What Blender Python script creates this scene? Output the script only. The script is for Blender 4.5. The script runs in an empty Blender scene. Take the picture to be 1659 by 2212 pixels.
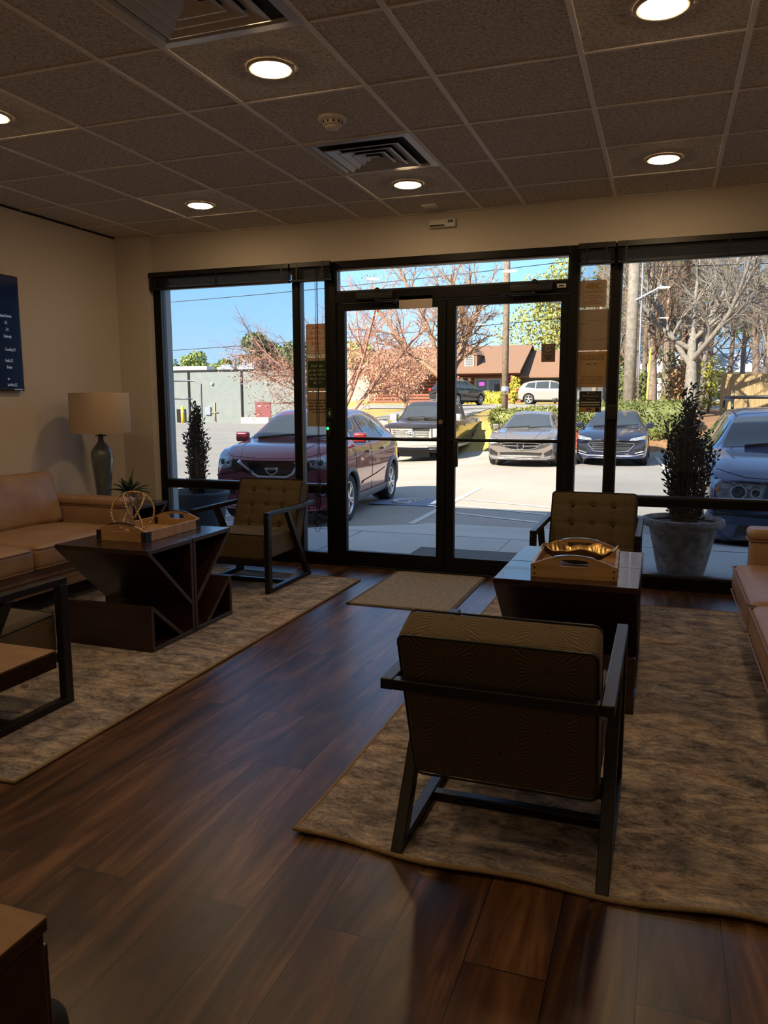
import bpy, bmesh, math, random
from math import sin, cos, pi, radians, sqrt, exp, atan2, tan
from mathutils import Vector, Matrix
from mathutils.bvhtree import BVHTree

SC = bpy.context.scene
COL = SC.collection
# ---------------------------------------------------------------- camera
cam_d = bpy.data.cameras.new('camera')
cam = bpy.data.objects.new('camera', cam_d)
COL.objects.link(cam)
RT = Vector((0.94167162, 0.33652634, -0.00214173))
UP = Vector((-0.04529454, 0.13304473, 0.99007449))
FW = Vector((-0.33347109, 0.93222804, -0.14052725))
mm = Matrix((RT, UP, -FW)).transposed().to_4x4()
mm.translation = (0, 0, 1.318)
cam.matrix_world = mm
cam_d.sensor_fit = 'HORIZONTAL'
cam_d.sensor_width = 36.0
cam_d.lens = 36.0 * 1678.8 / 1659.0
cam_d.clip_end = 500
SC.camera = cam
# ---------------------------------------------------------------- light
SC.view_settings.view_transform = 'Standard'
SC.view_settings.look = 'None'
SC.view_settings.exposure = 0.0
SC.view_settings.gamma = 1.0
SC.view_settings.use_curve_mapping = False
SUN_STRENGTH = 20.5
SKY_STRENGTH = 1.15
LAMP_STRENGTH = 90.0
sun_d = bpy.data.lights.new('sun', 'SUN')
sun_d.energy = SUN_STRENGTH
sun_d.color = (1.0, 0.87, 0.67)
sun_d.angle = radians(0.6)
sun = bpy.data.objects.new('sun', sun_d)
COL.objects.link(sun)
sun.rotation_euler = Vector((0.36, 0.76, -0.555)).to_track_quat('-Z', 'Y').to_euler()
sun.location = (-10, -20, 30)
world = bpy.data.worlds.new('world')
SC.world = world
world.use_nodes = True
wn = world.node_tree
wn.nodes.clear()
w_tc = wn.nodes.new('ShaderNodeTexCoord')
w_sep = wn.nodes.new('ShaderNodeSeparateXYZ')
w_rmp = wn.nodes.new('ShaderNodeValToRGB')
w_bg = wn.nodes.new('ShaderNodeBackground')
w_out = wn.nodes.new('ShaderNodeOutputWorld')
wn.links.new(w_tc.outputs['Generated'], w_sep.inputs[0])
wn.links.new(w_sep.outputs['Z'], w_rmp.inputs[0])
wn.links.new(w_rmp.outputs[0], w_bg.inputs[0])
wn.links.new(w_bg.outputs[0], w_out.inputs[0])
cr = w_rmp.color_ramp
cr.elements[0].position = 0.0
cr.elements[0].color = (0.95, 1.15, 1.30, 1)
cr.elements[1].position = 1.0
cr.elements[1].color = (0.55, 0.70, 0.95, 1)
e = cr.elements.new(0.10); e.color = (0.60, 1.06, 1.50, 1)
e = cr.elements.new(0.25); e.color = (0.30, 0.80, 1.58, 1)
e = cr.elements.new(0.45); e.color = (0.36, 0.60, 1.02, 1)
w_bg.inputs[1].default_value = SKY_STRENGTH

# ---------------------------------------------------------------- helpers
class MB:
    """collects shapes; build() links them as ONE mesh object"""
    def __init__(s):
        s.v = []; s.f = []; s.sm = []; s.mi = []
    def add(s, vs, fs, smooth=False, m=0, M=None):
        o = len(s.v)
        if M is not None:
            vs = [M @ Vector(p) for p in vs]
        s.v.extend([tuple(p) for p in vs])
        for f in fs:
            s.f.append(tuple(i + o for i in f)); s.sm.append(smooth); s.mi.append(m)
        return s
    def box(s, x0, x1, y0, y1, z0, z1, m=0, M=None):
        vs = [(x0,y0,z0),(x1,y0,z0),(x1,y1,z0),(x0,y1,z0),(x0,y0,z1),(x1,y0,z1),(x1,y1,z1),(x0,y1,z1)]
        fs = [(0,3,2,1),(4,5,6,7),(0,1,5,4),(1,2,6,5),(2,3,7,6),(3,0,4,7)]
        return s.add(vs, fs, False, m, M)
    def beam(s, p, q, w, h, up=(0,0,1), m=0):
        p = Vector(p); q = Vector(q); d = (q - p).normalized()
        u = Vector(up)
        a = d.cross(u)
        if a.length < 1e-4: a = d.cross(Vector((1,0,0)))
        a.normalize(); b = a.cross(d).normalized()
        a = a * w / 2; b = b * h / 2
        vs = [p-a-b, p+a-b, p+a+b, p-a+b, q-a-b, q+a-b, q+a+b, q-a+b]
        fs = [(0,1,2,3),(7,6,5,4),(0,4,5,1),(1,5,6,2),(2,6,7,3),(3,7,4,0)]
        return s.add(vs, fs, False, m)
    def tube(s, pts, r, n=8, cap=True, smooth=True, closed=False, m=0):
        pts = [Vector(p) for p in pts]
        k = len(pts)
        rs = r if isinstance(r, (list, tuple)) else [r] * k
        vs = []; fs = []
        ref = None
        for i, p in enumerate(pts):
            if closed: d = pts[(i+1) % k] - pts[i-1]
            elif i == 0: d = pts[1] - p
            elif i == k-1: d = p - pts[i-1]
            else: d = pts[i+1] - pts[i-1]
            if d.length < 1e-9: d = Vector((0,0,1))
            d.normalize()
            if ref is None:
                ref = Vector((0,0,1)) if abs(d.z) < .9 else Vector((1,0,0))
            a = d.cross(ref)
            if a.length < 1e-6: a = d.orthogonal()
            a.normalize(); b = a.cross(d).normalized(); ref = b
            for j in range(n):
                t = 2*pi*j/n
                vs.append(p + (a*cos(t) + b*sin(t)) * rs[i])
        kk = k if closed else k-1
        for i in range(kk):
            i2 = (i+1) % k
            for j in range(n):
                j2 = (j+1) % n
                fs.append((i*n+j, i2*n+j, i2*n+j2, i*n+j2))
        s.add(vs, fs, smooth, m)
        if cap and not closed:
            o = len(s.v) - k*n
            s.f.append(tuple(o+j for j in range(n))); s.sm.append(False); s.mi.append(m)
            s.f.append(tuple(o+(k-1)*n+j for j in reversed(range(n)))); s.sm.append(False); s.mi.append(m)
        return s
    def lathe(s, prof, n=24, c=(0,0,0), smooth=True, m=0, M=None, rfun=None, cap=True):
        vs = []; fs = []; k = len(prof)
        for r, z in prof:
            for j in range(n):
                t = 2*pi*j/n
                rr = r * (rfun(t, z) if rfun else 1)
                vs.append((c[0]+rr*cos(t), c[1]+rr*sin(t), c[2]+z))
        for i in range(k-1):
            for j in range(n):
                j2 = (j+1) % n
                fs.append((i*n+j, i*n+j2, (i+1)*n+j2, (i+1)*n+j))
        s.add(vs, fs, smooth, m, M)
        o = len(s.v) - k*n
        if cap and prof[0][0] > 1e-6:
            s.f.append(tuple(o+j for j in reversed(range(n)))); s.sm.append(False); s.mi.append(m)
        if cap and prof[-1][0] > 1e-6:
            s.f.append(tuple(o+(k-1)*n+j for j in range(n))); s.sm.append(False); s.mi.append(m)
        return s
    def prism(s, poly, fn, t0, t1, m=0, smooth=False):
        """extrude 2D poly; fn(a,b,t)->point"""
        n = len(poly)
        vs = [fn(a,b,t0) for a,b in poly] + [fn(a,b,t1) for a,b in poly]
        fs = [tuple(range(n)), tuple(reversed(range(n, 2*n)))]
        for i in range(n):
            j = (i+1) % n
            fs.append((i, i+n, j+n, j))
        return s.add(vs, fs, smooth, m)
    def grid(s, fn, nu, nv, smooth=True, m=0):
        vs = [fn(i/nu, j/nv) for i in range(nu+1) for j in range(nv+1)]
        fs = [(i*(nv+1)+j, (i+1)*(nv+1)+j, (i+1)*(nv+1)+j+1, i*(nv+1)+j+1) for i in range(nu) for j in range(nv)]
        return s.add(vs, fs, smooth, m)
    def ball(s, c, r, n=12, k=8, sc=(1,1,1), m=0):
        vs = []; fs = []
        for i in range(k+1):
            a = pi*i/k
            for j in range(n):
                b = 2*pi*j/n
                vs.append((c[0]+r*sc[0]*sin(a)*cos(b), c[1]+r*sc[1]*sin(a)*sin(b), c[2]+r*sc[2]*cos(a)))
        for i in range(k):
            for j in range(n):
                j2 = (j+1) % n
                fs.append((i*n+j, (i+1)*n+j, (i+1)*n+j2, i*n+j2))
        return s.add(vs, fs, True, m)
    def rbox(s, c, d, r, n=4, disp=None, M=None, m=0):
        """rounded box centre c, full size d; disp(x,y,z,h)->offset vector (local)"""
        h = [q/2 for q in d]
        r = min(r, min(h)*.98)
        ax = []
        for k in range(3):
            t = [h[k]-r + r*tan(a) for a in (pi/4, pi/6, pi/12, 0)]
            nk = n[k] if isinstance(n, (tuple, list)) else n
            inner = [-(h[k]-r) + 2*(h[k]-r)*i/nk for i in range(1, nk)]
            ax.append([-q for q in t] + inner + t[::-1])
        def mp(p):
            q = Vector([max(-(h[k]-r), min(h[k]-r, p[k])) for k in range(3)])
            e = Vector(p) - q
            if e.length > 1e-9: e = e.normalized()*r
            w = q + e
            if disp: w = w + Vector(disp(w.x, w.y, w.z, h))
            return w + Vector(c) if M is None else M @ (w + Vector(c))
        for k in range(3):
            a, b = (k+1) % 3, (k+2) % 3
            for sg in (-1, 1):
                A = ax[a]; B = ax[b]; vs = []
                for u in A:
                    for w in B:
                        p = [0,0,0]; p[k] = sg*h[k]; p[a] = u; p[b] = w
                        vs.append(mp(p))
                nb = len(B); fs = []
                for i in range(len(A)-1):
                    for j in range(nb-1):
                        f = (i*nb+j, (i+1)*nb+j, (i+1)*nb+j+1, i*nb+j+1)
                        fs.append(f if sg > 0 else f[::-1])
                s.add(vs, fs, True, m)
        return s
    def build(s, name, mats, parent=None, bevel=0, weld=False, uv=False, loc=None, rz=None, kind=None, seg=2):
        me = bpy.data.meshes.new(name)
        me.from_pydata(s.v, [], s.f)
        if not isinstance(mats, (list, tuple)): mats = [mats]
        for mt in mats: me.materials.append(mt)
        me.polygons.foreach_set('use_smooth', s.sm)
        me.polygons.foreach_set('material_index', s.mi)
        if weld:
            b = bmesh.new(); b.from_mesh(me)
            bmesh.ops.remove_doubles(b, verts=b.verts, dist=1e-5)
            b.to_mesh(me); b.free()
        me.update()
        if uv: boxuv(me)
        o = bpy.data.objects.new(name, me)
        COL.objects.link(o)
        if parent is not None: o.parent = parent
        if loc is not None: o.location = loc
        if rz is not None: o.rotation_euler = (0, 0, rz)
        if bevel:
            bv = o.modifiers.new('bevel', 'BEVEL')
            bv.width = bevel; bv.segments = seg; bv.limit_method = 'ANGLE'; bv.angle_limit = radians(35)
            try: bv.harden_normals = False
            except Exception: pass
        if kind: o['kind'] = kind
        return o

def boxuv(me):
    ul = me.uv_layers.new(name='uv')
    for p in me.polygons:
        n = p.normal
        k = max(range(3), key=lambda i: abs(n[i]))
        for li in p.loop_indices:
            c = me.vertices[me.loops[li].vertex_index].co
            ul.data[li].uv = (c.y, c.z) if k == 0 else ((c.x, c.z) if k == 1 else (c.x, c.y))

def tag(o, label, cat, group=None, kind=None):
    o['label'] = label; o['category'] = cat
    if group: o['group'] = group
    if kind: o['kind'] = kind
    return o
def thing(name, label, cat, loc=(0,0,0), rz=0, group=None):
    o = bpy.data.objects.new(name, None)
    COL.objects.link(o)
    o.location = loc; o.rotation_euler = (0, 0, rz)
    o.empty_display_size = .1
    return tag(o, label, cat, group)
def kids(o): return [c for c in bpy.data.objects if c.parent == o]
def copy_thing(src, label, loc, rz=0, group=None):
    r = src.copy(); COL.objects.link(r)
    r.location = loc; r.rotation_euler = (0, 0, rz); r['label'] = label
    if group: r['group'] = group
    for ch in kids(src):
        c = ch.copy(); COL.objects.link(c); c.parent = r
        for g in kids(ch):
            d = g.copy(); COL.objects.link(d); d.parent = c
    return r
def text_mesh(body, size, align='CENTER', extrude=0.0008, space=1.0, line=1.0, bold=0):
    cu = bpy.data.curves.new('t', 'FONT')
    cu.body = body; cu.size = size; cu.align_x = align; cu.align_y = 'CENTER'
    cu.extrude = extrude; cu.space_character = space; cu.space_line = line; cu.resolution_u = 2
    cu.offset = bold
    ob = bpy.data.objects.new('t', cu); COL.objects.link(ob)
    bpy.context.view_layer.update()
    dg = bpy.context.evaluated_depsgraph_get()
    me = bpy.data.meshes.new_from_object(ob.evaluated_get(dg))
    vs = [tuple(v.co) for v in me.vertices]; fs = [tuple(p.vertices) for p in me.polygons]
    bpy.data.objects.remove(ob); bpy.data.curves.remove(cu); bpy.data.meshes.remove(me)
    return vs, fs
def lettering(mb, body, size, fn, **k):
    """fn(a,b,t) maps text plane to space"""
    vs, fs = text_mesh(body, size, **k)
    mb.add([fn(*v) for v in vs], fs)

# ---------------------------------------------------------------- materials
class NT:
    def __init__(s, name):
        s.mat = bpy.data.materials.new(name); s.mat.use_nodes = True
        s.t = s.mat.node_tree; s.t.nodes.clear()
        s.out = s.t.nodes.new('ShaderNodeOutputMaterial')
    def n(s, typ, **kw):
        nd = s.t.nodes.new(typ)
        for k, v in kw.items(): setattr(nd, k, v)
        return nd
    def l(s, a, b): s.t.links.new(a, b)
    def put(s, sock, v):
        if hasattr(v, 'is_output') or isinstance(v, bpy.types.NodeSocket): s.l(v, sock)
        elif isinstance(v, (tuple, list)) and sock.type == 'RGBA' and len(v) == 3: sock.default_value = (*v, 1)
        else: sock.default_value = v
    def math(s, op, a, b=None, c=None):
        nd = s.n('ShaderNodeMath', operation=op)
        s.put(nd.inputs[0], a)
        if b is not None: s.put(nd.inputs[1], b)
        if c is not None: s.put(nd.inputs[2], c)
        return nd.outputs[0]
    def coords(s, kind='Object', scale=(1,1,1), rot=(0,0,0)):
        tc = s.n('ShaderNodeTexCoord'); mp = s.n('ShaderNodeMapping')
        s.l(tc.outputs[kind], mp.inputs[0])
        mp.inputs['Scale'].default_value = scale; mp.inputs['Rotation'].default_value = rot
        return mp.outputs[0]
    def noise(s, vec, scale, detail=4, rough=.55, dist=0):
        nd = s.n('ShaderNodeTexNoise'); s.l(vec, nd.inputs['Vector'])
        nd.inputs['Scale'].default_value = scale; nd.inputs['Detail'].default_value = detail
        nd.inputs['Roughness'].default_value = rough; nd.inputs['Distortion'].default_value = dist
        return nd.outputs[0]
    def ramp(s, fac, stops):
        nd = s.n('ShaderNodeValToRGB'); s.l(fac, nd.inputs[0]); r = nd.color_ramp
        while len(r.elements) < len(stops): r.elements.new(.5)
        for el, (p, c) in zip(r.elements, stops):
            el.position = p; el.color = (*c, 1) if len(c) == 3 else c
        return nd.outputs[0]
    def mix(s, fac, a, b, mode='MIX'):
        nd = s.n('ShaderNodeMix', data_type='RGBA', blend_type=mode)
        s.put(nd.inputs[0], fac); s.put(nd.inputs[6], a); s.put(nd.inputs[7], b)
        return nd.outputs[2]
    def bump(s, h, strength=.3, dist=.01):
        nd = s.n('ShaderNodeBump'); s.l(h, nd.inputs['Height'])
        nd.inputs['Strength'].default_value = strength; nd.inputs['Distance'].default_value = dist
        return nd.outputs[0]
    def bsdf(s, color, rough=.5, metal=0, spec=.5, normal=None, coat=0, sheen=0, emit=None, es=0, trans=0):
        b = s.n('ShaderNodeBsdfPrincipled')
        s.put(b.inputs['Base Color'], color); s.put(b.inputs['Roughness'], rough)
        s.put(b.inputs['Metallic'], metal); s.put(b.inputs['Specular IOR Level'], spec)
        if normal is not None: s.l(normal, b.inputs['Normal'])
        if coat: b.inputs['Coat Weight'].default_value = coat; b.inputs['Coat Roughness'].default_value = .03
        if sheen: b.inputs['Sheen Weight'].default_value = sheen
        if emit is not None:
            s.put(b.inputs['Emission Color'], emit); b.inputs['Emission Strength'].default_value = es
        if trans: b.inputs['Transmission Weight'].default_value = trans
        s.l(b.outputs[0], s.out.inputs[0])
        return s.mat

def plain(name, color, rough=.5, metal=0, spec=.5, var=.12, scale=20, bump=0, coat=0, bscale=None, kind='Object'):
    t = NT(name); v = t.coords(kind)
    nz = t.noise(v, scale, 3)
    c0 = tuple(max(0, q*(1-var)) for q in color); c1 = tuple(q*(1+var) for q in color)
    col = t.ramp(nz, [(.3, c0), (.7, c1)])
    nm = None
    if bump: nm = t.bump(t.noise(v, bscale or scale*4, 2), bump, .004)
    return t.bsdf(col, rough, metal, spec, nm, coat)

def wood(name, dark, light, rough=.4, axis='x', scale=9, coat=0):
    t = NT(name)
    sc = {'x': (.12,1,1), 'y': (1,.12,1), 'z': (1,1,.12)}[axis]
    v = t.coords('Object', sc)
    a = t.noise(v, scale*3, 6, .6, .6)
    col = t.ramp(a, [(.3, dark), (.7, light)])
    return t.bsdf(col, rough, 0, .5, t.bump(a, .08, .002), coat)

def emitter(name, color, strength):
    t = NT(name)
    em = t.n('ShaderNodeEmission'); em.inputs[0].default_value = (*color, 1); em.inputs[1].default_value = strength
    t.l(em.outputs[0], t.out.inputs[0])
    return t.mat

def glass_pane(name, tint, refl=1.0):
    t = NT(name)
    tr = t.n('ShaderNodeBsdfTransparent'); tr.inputs[0].default_value = (*tint, 1)
    gl = t.n('ShaderNodeBsdfGlossy'); gl.inputs['Roughness'].default_value = 0.0
    fr = t.n('ShaderNodeFresnel'); fr.inputs[0].default_value = 1.45
    mx = t.n('ShaderNodeMixShader')
    t.l(t.math('MULTIPLY', fr.outputs[0], refl), mx.inputs[0]); t.l(tr.outputs[0], mx.inputs[1]); t.l(gl.outputs[0], mx.inputs[2])
    t.l(mx.outputs[0], t.out.inputs[0])
    return t.mat

def mat_floor():
    t = NT('walnut_plank_floor')
    v = t.coords('Object', (1,1,1), (0,0,pi/2))
    br = t.n('ShaderNodeTexBrick'); t.l(v, br.inputs['Vector'])
    br.offset = .37; br.offset_frequency = 2
    br.inputs['Color1'].default_value = (0,0,0,1); br.inputs['Color2'].default_value = (1,1,1,1)
    br.inputs['Mortar'].default_value = (.5,.5,.5,1)
    br.inputs['Scale'].default_value = 1; br.inputs['Mortar Size'].default_value = .0016
    br.inputs['Brick Width'].default_value = 1.2; br.inputs['Row Height'].default_value = .195
    br.inputs['Bias'].default_value = 0; br.inputs['Mortar Smooth'].default_value = .2
    g = t.coords('Object', (4.5,.6,1))
    off = t.n('ShaderNodeVectorMath', operation='ADD')
    t.l(g, off.inputs[0]); t.l(br.outputs[0], off.inputs[1])
    sc = t.n('ShaderNodeVectorMath', operation='MULTIPLY_ADD')
    t.l(br.outputs[0], sc.inputs[0]); sc.inputs[1].default_value = (9,9,9); t.l(g, sc.inputs[2])
    n1 = t.noise(sc.outputs[0], 1.3, 6, .62, 2.2)
    n2 = t.noise(sc.outputs[0], 9, 4, .6, .3)
    col = t.ramp(n1, [(.34, (.026,.010,.004)), (.45, (.062,.027,.0115)), (.55, (.105,.048,.020)), (.66, (.185,.094,.043))])
    fine = t.ramp(n2, [(.35, (.84,.84,.84)), (.65, (1.1,1.1,1.1))])
    col = t.mix(1, col, fine, 'MULTIPLY')
    tone = t.ramp(br.outputs[0], [(0, (.62,.62,.62)), (1, (1.3,1.27,1.25))])
    col = t.mix(1, col, tone, 'MULTIPLY')
    col = t.mix(br.outputs['Fac'], col, (.006,.004,.003))
    h = t.math('SUBTRACT', t.math('MULTIPLY', n2, .25), br.outputs['Fac'])
    ro = t.math('MULTIPLY_ADD', n2, .10, .29)
    return t.bsdf(col, ro, 0, .7, t.bump(h, .22, .0015))

def mat_rug(name, seed):
    t = NT(name)
    v = t.coords('Object', (1,2.0,1))
    mp = t.n('ShaderNodeVectorMath', operation='ADD'); t.l(v, mp.inputs[0]); mp.inputs[1].default_value = (seed, seed*.7, 0)
    v = mp.outputs[0]
    big = t.noise(v, 1.7, 6, .66, 1.1)
    mid = t.noise(v, 6.5, 8, .80, .8)
    fin = t.noise(v, 55, 6, .8, .5)
    s1 = t.math('ADD', t.math('MULTIPLY', mid, .62), t.math('MULTIPLY', fin, .38))
    col = t.ramp(big, [(.30, (.29,.20,.125)), (.42, (.47,.385,.31)), (.50, (.26,.235,.225)), (.58, (.50,.42,.345)), (.68, (.15,.15,.165))])
    ov = t.ramp(s1, [(.40, (.13,.13,.155)), (.475, (.62,.60,.60)), (.53, (1.0,.97,.94)), (.62, (1.5,1.42,1.32))])
    col = t.mix(1, col, ov, 'MULTIPLY')
    return t.bsdf(col, .95, 0, .15, t.bump(t.noise(v, 160, 2), .6, .006), sheen=.15)

def mat_starburst(name, base, line, k=1.0):
    """upholstery with a woven pattern of thin rays radiating from small rings"""
    t = NT(name)
    tc = t.n('ShaderNodeTexCoord'); sp = t.n('ShaderNodeSeparateXYZ'); t.l(tc.outputs['UV'], sp.inputs[0])
    cw, ch = .27, .095
    u = t.math('DIVIDE', sp.outputs[0], cw); w = t.math('DIVIDE', sp.outputs[1], ch)
    row = t.math('FLOOR', w)
    u = t.math('ADD', u, t.math('MULTIPLY', t.math('MODULO', t.math('ABSOLUTE', row), 2.0), .5))
    fu = t.math('SUBTRACT', t.math('FRACT', u), .5); fv = t.math('SUBTRACT', t.math('FRACT', w), .5)
    x = t.math('MULTIPLY', fu, cw); y = t.math('MULTIPLY', fv, ch)
    r = t.math('SQRT', t.math('ADD', t.math('MULTIPLY', x, x), t.math('MULTIPLY', y, y)))
    th = t.math('ARCTAN2', y, x)
    ray = t.math('ABSOLUTE', t.math('SINE', t.math('MULTIPLY', th, 18.0)))
    rl = t.math('GREATER_THAN', ray, .80)
    ax = t.math('ABSOLUTE', x)
    inr = t.math('MULTIPLY', t.math('GREATER_THAN', r, .016), t.math('LESS_THAN', ax, .074))
    rays = t.math('MULTIPLY', rl, inr)
    ring = t.math('LESS_THAN', t.math('ABSOLUTE', t.math('SUBTRACT', r, .011)), .0014)
    hl = t.math('GREATER_THAN', t.math('ABSOLUTE', t.math('SINE', t.math('MULTIPLY', sp.outputs[1], 520.0))), .86)
    hl = t.math('MULTIPLY', hl, t.math('GREATER_THAN', ax, .074))
    f = t.math('MAXIMUM', t.math('MAXIMUM', rays, ring), hl)
    nz = t.noise(t.coords('Object'), 300, 2)
    b = t.mix(nz, tuple(q*.8 for q in base), tuple(q*1.2 for q in base))
    col = t.mix(f, b, line)
    return t.bsdf(col, .75, 0, .3, t.bump(t.math('ADD', f, t.math('MULTIPLY', nz, .4)), .25, .001), sheen=.1)

def mat_ceiling():
    t = NT('fissured_ceiling_tile')
    v = t.coords('Object')
    a = t.noise(v, 70, 4, .75, .8)
    col = t.ramp(a, [(.34, (.34,.31,.28)), (.5, (.70,.66,.62)), (.66, (.88,.84,.80))])
    return t.bsdf(col, .95, 0, .2, t.bump(a, .9, .008))

def mat_wall():
    t = NT('warm_grey_wall_paint')
    v = t.coords('Object')
    a = t.noise(v, 120, 3)
    col = t.ramp(a, [(.3, (.56,.50,.435)), (.7, (.60,.54,.47))])
    return t.bsdf(col, .8, 0, .3, t.bump(a, .06, .002))

def mat_leather():
    t = NT('tan_leather')
    v = t.coords('Object')
    a = t.noise(v, 6, 5, .6); b = t.noise(v, 190, 3, .6)
    col = t.ramp(a, [(.3, (.29,.17,.098)), (.7, (.39,.255,.16))])
    return t.bsdf(col, .42, 0, .5, t.bump(t.math('ADD', t.math('MULTIPLY', a, 3), b), .12, .003))

def mat_asphalt(name, lo, hi, scale=60):
    t = NT(name)
    v = t.coords('Object')
    a = t.noise(v, scale, 4, .8); b = t.noise(v, .35, 4, .6)
    col = t.ramp(a, [(.25, lo), (.75, hi)])
    col = t.mix(1, col, t.ramp(b, [(.3, (.85,.85,.85)), (.7, (1.1,1.1,1.1))]), 'MULTIPLY')
    return t.bsdf(col, .9, 0, .3, t.bump(a, .5, .01))

def mat_foliage(name, lo, hi, rough=.5):
    t = NT(name)
    v = t.coords('Object')
    col = t.ramp(t.noise(v, 9, 3), [(.3, lo), (.7, hi)])
    return t.bsdf(col, rough, 0, .35)

M = {}
M['floor'] = mat_floor()
M['rugl'] = mat_rug('abstract_rug_pile', 3.1)
M['rugr'] = mat_rug('abstract_rug_pile_warm', 11.7)
M['binding'] = plain('rug_binding', (.26,.18,.09), .9, var=.2, scale=80)
M['ceiling'] = mat_ceiling()
M['tgrid'] = plain('ceiling_grid_paint', (.85,.82,.78), .5, var=.05)
M['wall'] = mat_wall()
M['leather'] = mat_leather()
M['welt'] = plain('leather_welt', (.20,.105,.055), .45)
M['fabric'] = mat_starburst('starburst_upholstery', (.060,.038,.0165), (.135,.10,.05))
M['frame'] = plain('espresso_frame', (.009,.0065,.0055), .36, spec=.4, var=.25)
M['espresso'] = wood('espresso_veneer', (.016,.0065,.004), (.038,.014,.008), .26, 'x', coat=.15)
M['edge'] = plain('espresso_edge', (.05,.034,.028), .4)
M['bronze'] = plain('bronze_storefront_metal', (.0045,.0038,.0034), .45, metal=0, spec=.22, var=.15)
M['black'] = plain('black_plastic', (.008,.008,.009), .4, var=.2)
M['tan_tray'] = wood('acacia_tray', (.30,.17,.07), (.50,.31,.14), .4, 'x')
M['iron'] = plain('dark_iron', (.03,.026,.024), .35, metal=.6)
M['gold'] = plain('antique_gold_metal', (.62,.40,.16), .3, metal=1, var=.25, scale=40)
M['rope'] = plain('gilded_rope_metal', (.55,.36,.18), .36, metal=.8, var=.35, scale=60)
M['shade'] = plain('linen_lampshade', (.50,.39,.28), .85, var=.06, scale=200)
M['lampglass'] = plain('smoky_blue_glass', (.11,.125,.14), .16, var=.1, spec=.7)
M['clear'] = plain('clear_glass_base', (.35,.42,.46), .08, spec=.8)
M['brass'] = plain('brushed_nickel', (.6,.5,.38), .28, metal=1)
M['succulent'] = mat_foliage('succulent_leaf', (.02,.045,.02), (.05,.085,.035))
M['potw'] = plain('cream_ceramic', (.42,.36,.30), .5)
M['pott'] = plain('taupe_ceramic', (.14,.10,.075), .6)
M['soil'] = plain('potting_soil', (.02,.014,.01), .95, var=.4)
M['mat'] = None
M['glassd'] = glass_pane('clear_door_glass', (.97,.97,.97), .9)
M['glassw'] = glass_pane('tinted_window_glass', (.79,.82,.86), 1.5)
M['white'] = plain('white_plastic', (.62,.60,.56), .45, var=.04)
M['paper'] = plain('paper_sheet', (.33,.25,.17), .8, var=.05)
M['paperw'] = plain('white_paper', (.7,.7,.68), .8, var=.05)
M['vent'] = plain('painted_steel_vent', (.58,.56,.54), .30, metal=.25, var=.05)
M['ventdark'] = plain('vent_cavity', (.01,.01,.01), .8)
M['lens'] = emitter('warm_lamp_lens', (1.0, .69, .37), LAMP_STRENGTH)
M['trimring'] = plain('downlight_trim', (.55,.48,.40), .35, var=.04)
M['chrome'] = plain('chrome', (.82,.82,.82), .09, metal=1, var=.03)
M['silver'] = plain('satin_silver', (.6,.6,.62), .3, metal=.9, var=.04)
M['tire'] = plain('tire_rubber', (.012,.012,.013), .75, var=.2, scale=60)
M['autoglass'] = plain('automotive_glass', (.03,.038,.045), .02, spec=.9, var=.1, scale=3)
M['headlamp'] = plain('headlamp_lens', (.34,.36,.38), .06, spec=.9, metal=.35, var=.4, scale=18)
M['amber'] = plain('amber_lens', (.6,.16,.02), .2)
M['redlens'] = plain('red_lens', (.4,.02,.02), .2)
M['grilleblk'] = plain('grille_black', (.012,.012,.013), .3, var=.3, scale=60)
M['cladding'] = plain('grey_cladding', (.16,.16,.165), .6)
M['asphalt'] = mat_asphalt('pale_asphalt', (.20,.185,.165), (.40,.375,.34))
M['concrete'] = mat_asphalt('sidewalk_concrete', (.36,.35,.33), (.46,.45,.42), 25)
M['road'] = mat_asphalt('road_asphalt', (.20,.20,.195), (.28,.275,.265), 40)
M['paint'] = plain('worn_white_road_paint', (.50,.49,.455), .8, var=.2, scale=30)
M['bluepaint'] = plain('blue_road_paint', (.15,.19,.28), .8, var=.2, scale=30)
M['grass'] = mat_foliage('dry_winter_grass', (.24,.17,.045), (.38,.285,.09), .9)
M['mulch'] = mat_foliage('leaf_mulch', (.17,.085,.04), (.33,.19,.09), .9)
M['bark'] = plain('grey_bark', (.17,.13,.10), .9, var=.35, scale=14, bump=.5)
M['barkpale'] = plain('pale_bark', (.22,.195,.165), .9, var=.3, scale=12, bump=.5)
M['barkpine'] = plain('pine_bark', (.22,.16,.12), .9, var=.4, scale=10, bump=.6)
M['twig'] = plain('fine_brown_twig', (.21,.13,.085), .9, var=.3, scale=6)
M['redtwig'] = plain('reddish_twig', (.30,.15,.11), .9, var=.3, scale=6)
M['polewood'] = plain('weathered_pole_wood', (.25,.215,.175), .9, var=.3, scale=8, bump=.3)
M['poledark'] = plain('dark_pole_wood', (.15,.11,.08), .9, var=.3, scale=8, bump=.3)
M['holly'] = mat_foliage('dark_holly_leaf', (.012,.016,.009), (.03,.036,.018), .6)
M['hedge'] = mat_foliage('hedge_leaf', (.07,.085,.022), (.19,.21,.06))
M['lime'] = mat_foliage('yellow_green_leaf', (.26,.25,.02), (.44,.41,.055))
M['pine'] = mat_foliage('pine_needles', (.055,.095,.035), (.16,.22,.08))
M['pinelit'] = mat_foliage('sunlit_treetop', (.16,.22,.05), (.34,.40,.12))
M['bud'] = mat_foliage('pink_leaf_bud', (.32,.15,.10), (.48,.28,.19))
M['redleaf'] = mat_foliage('red_shrub_leaf', (.32,.05,.035), (.5,.12,.07))
M['brownleaf'] = mat_foliage('withered_brown_leaf', (.28,.14,.06), (.44,.25,.12))
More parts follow.
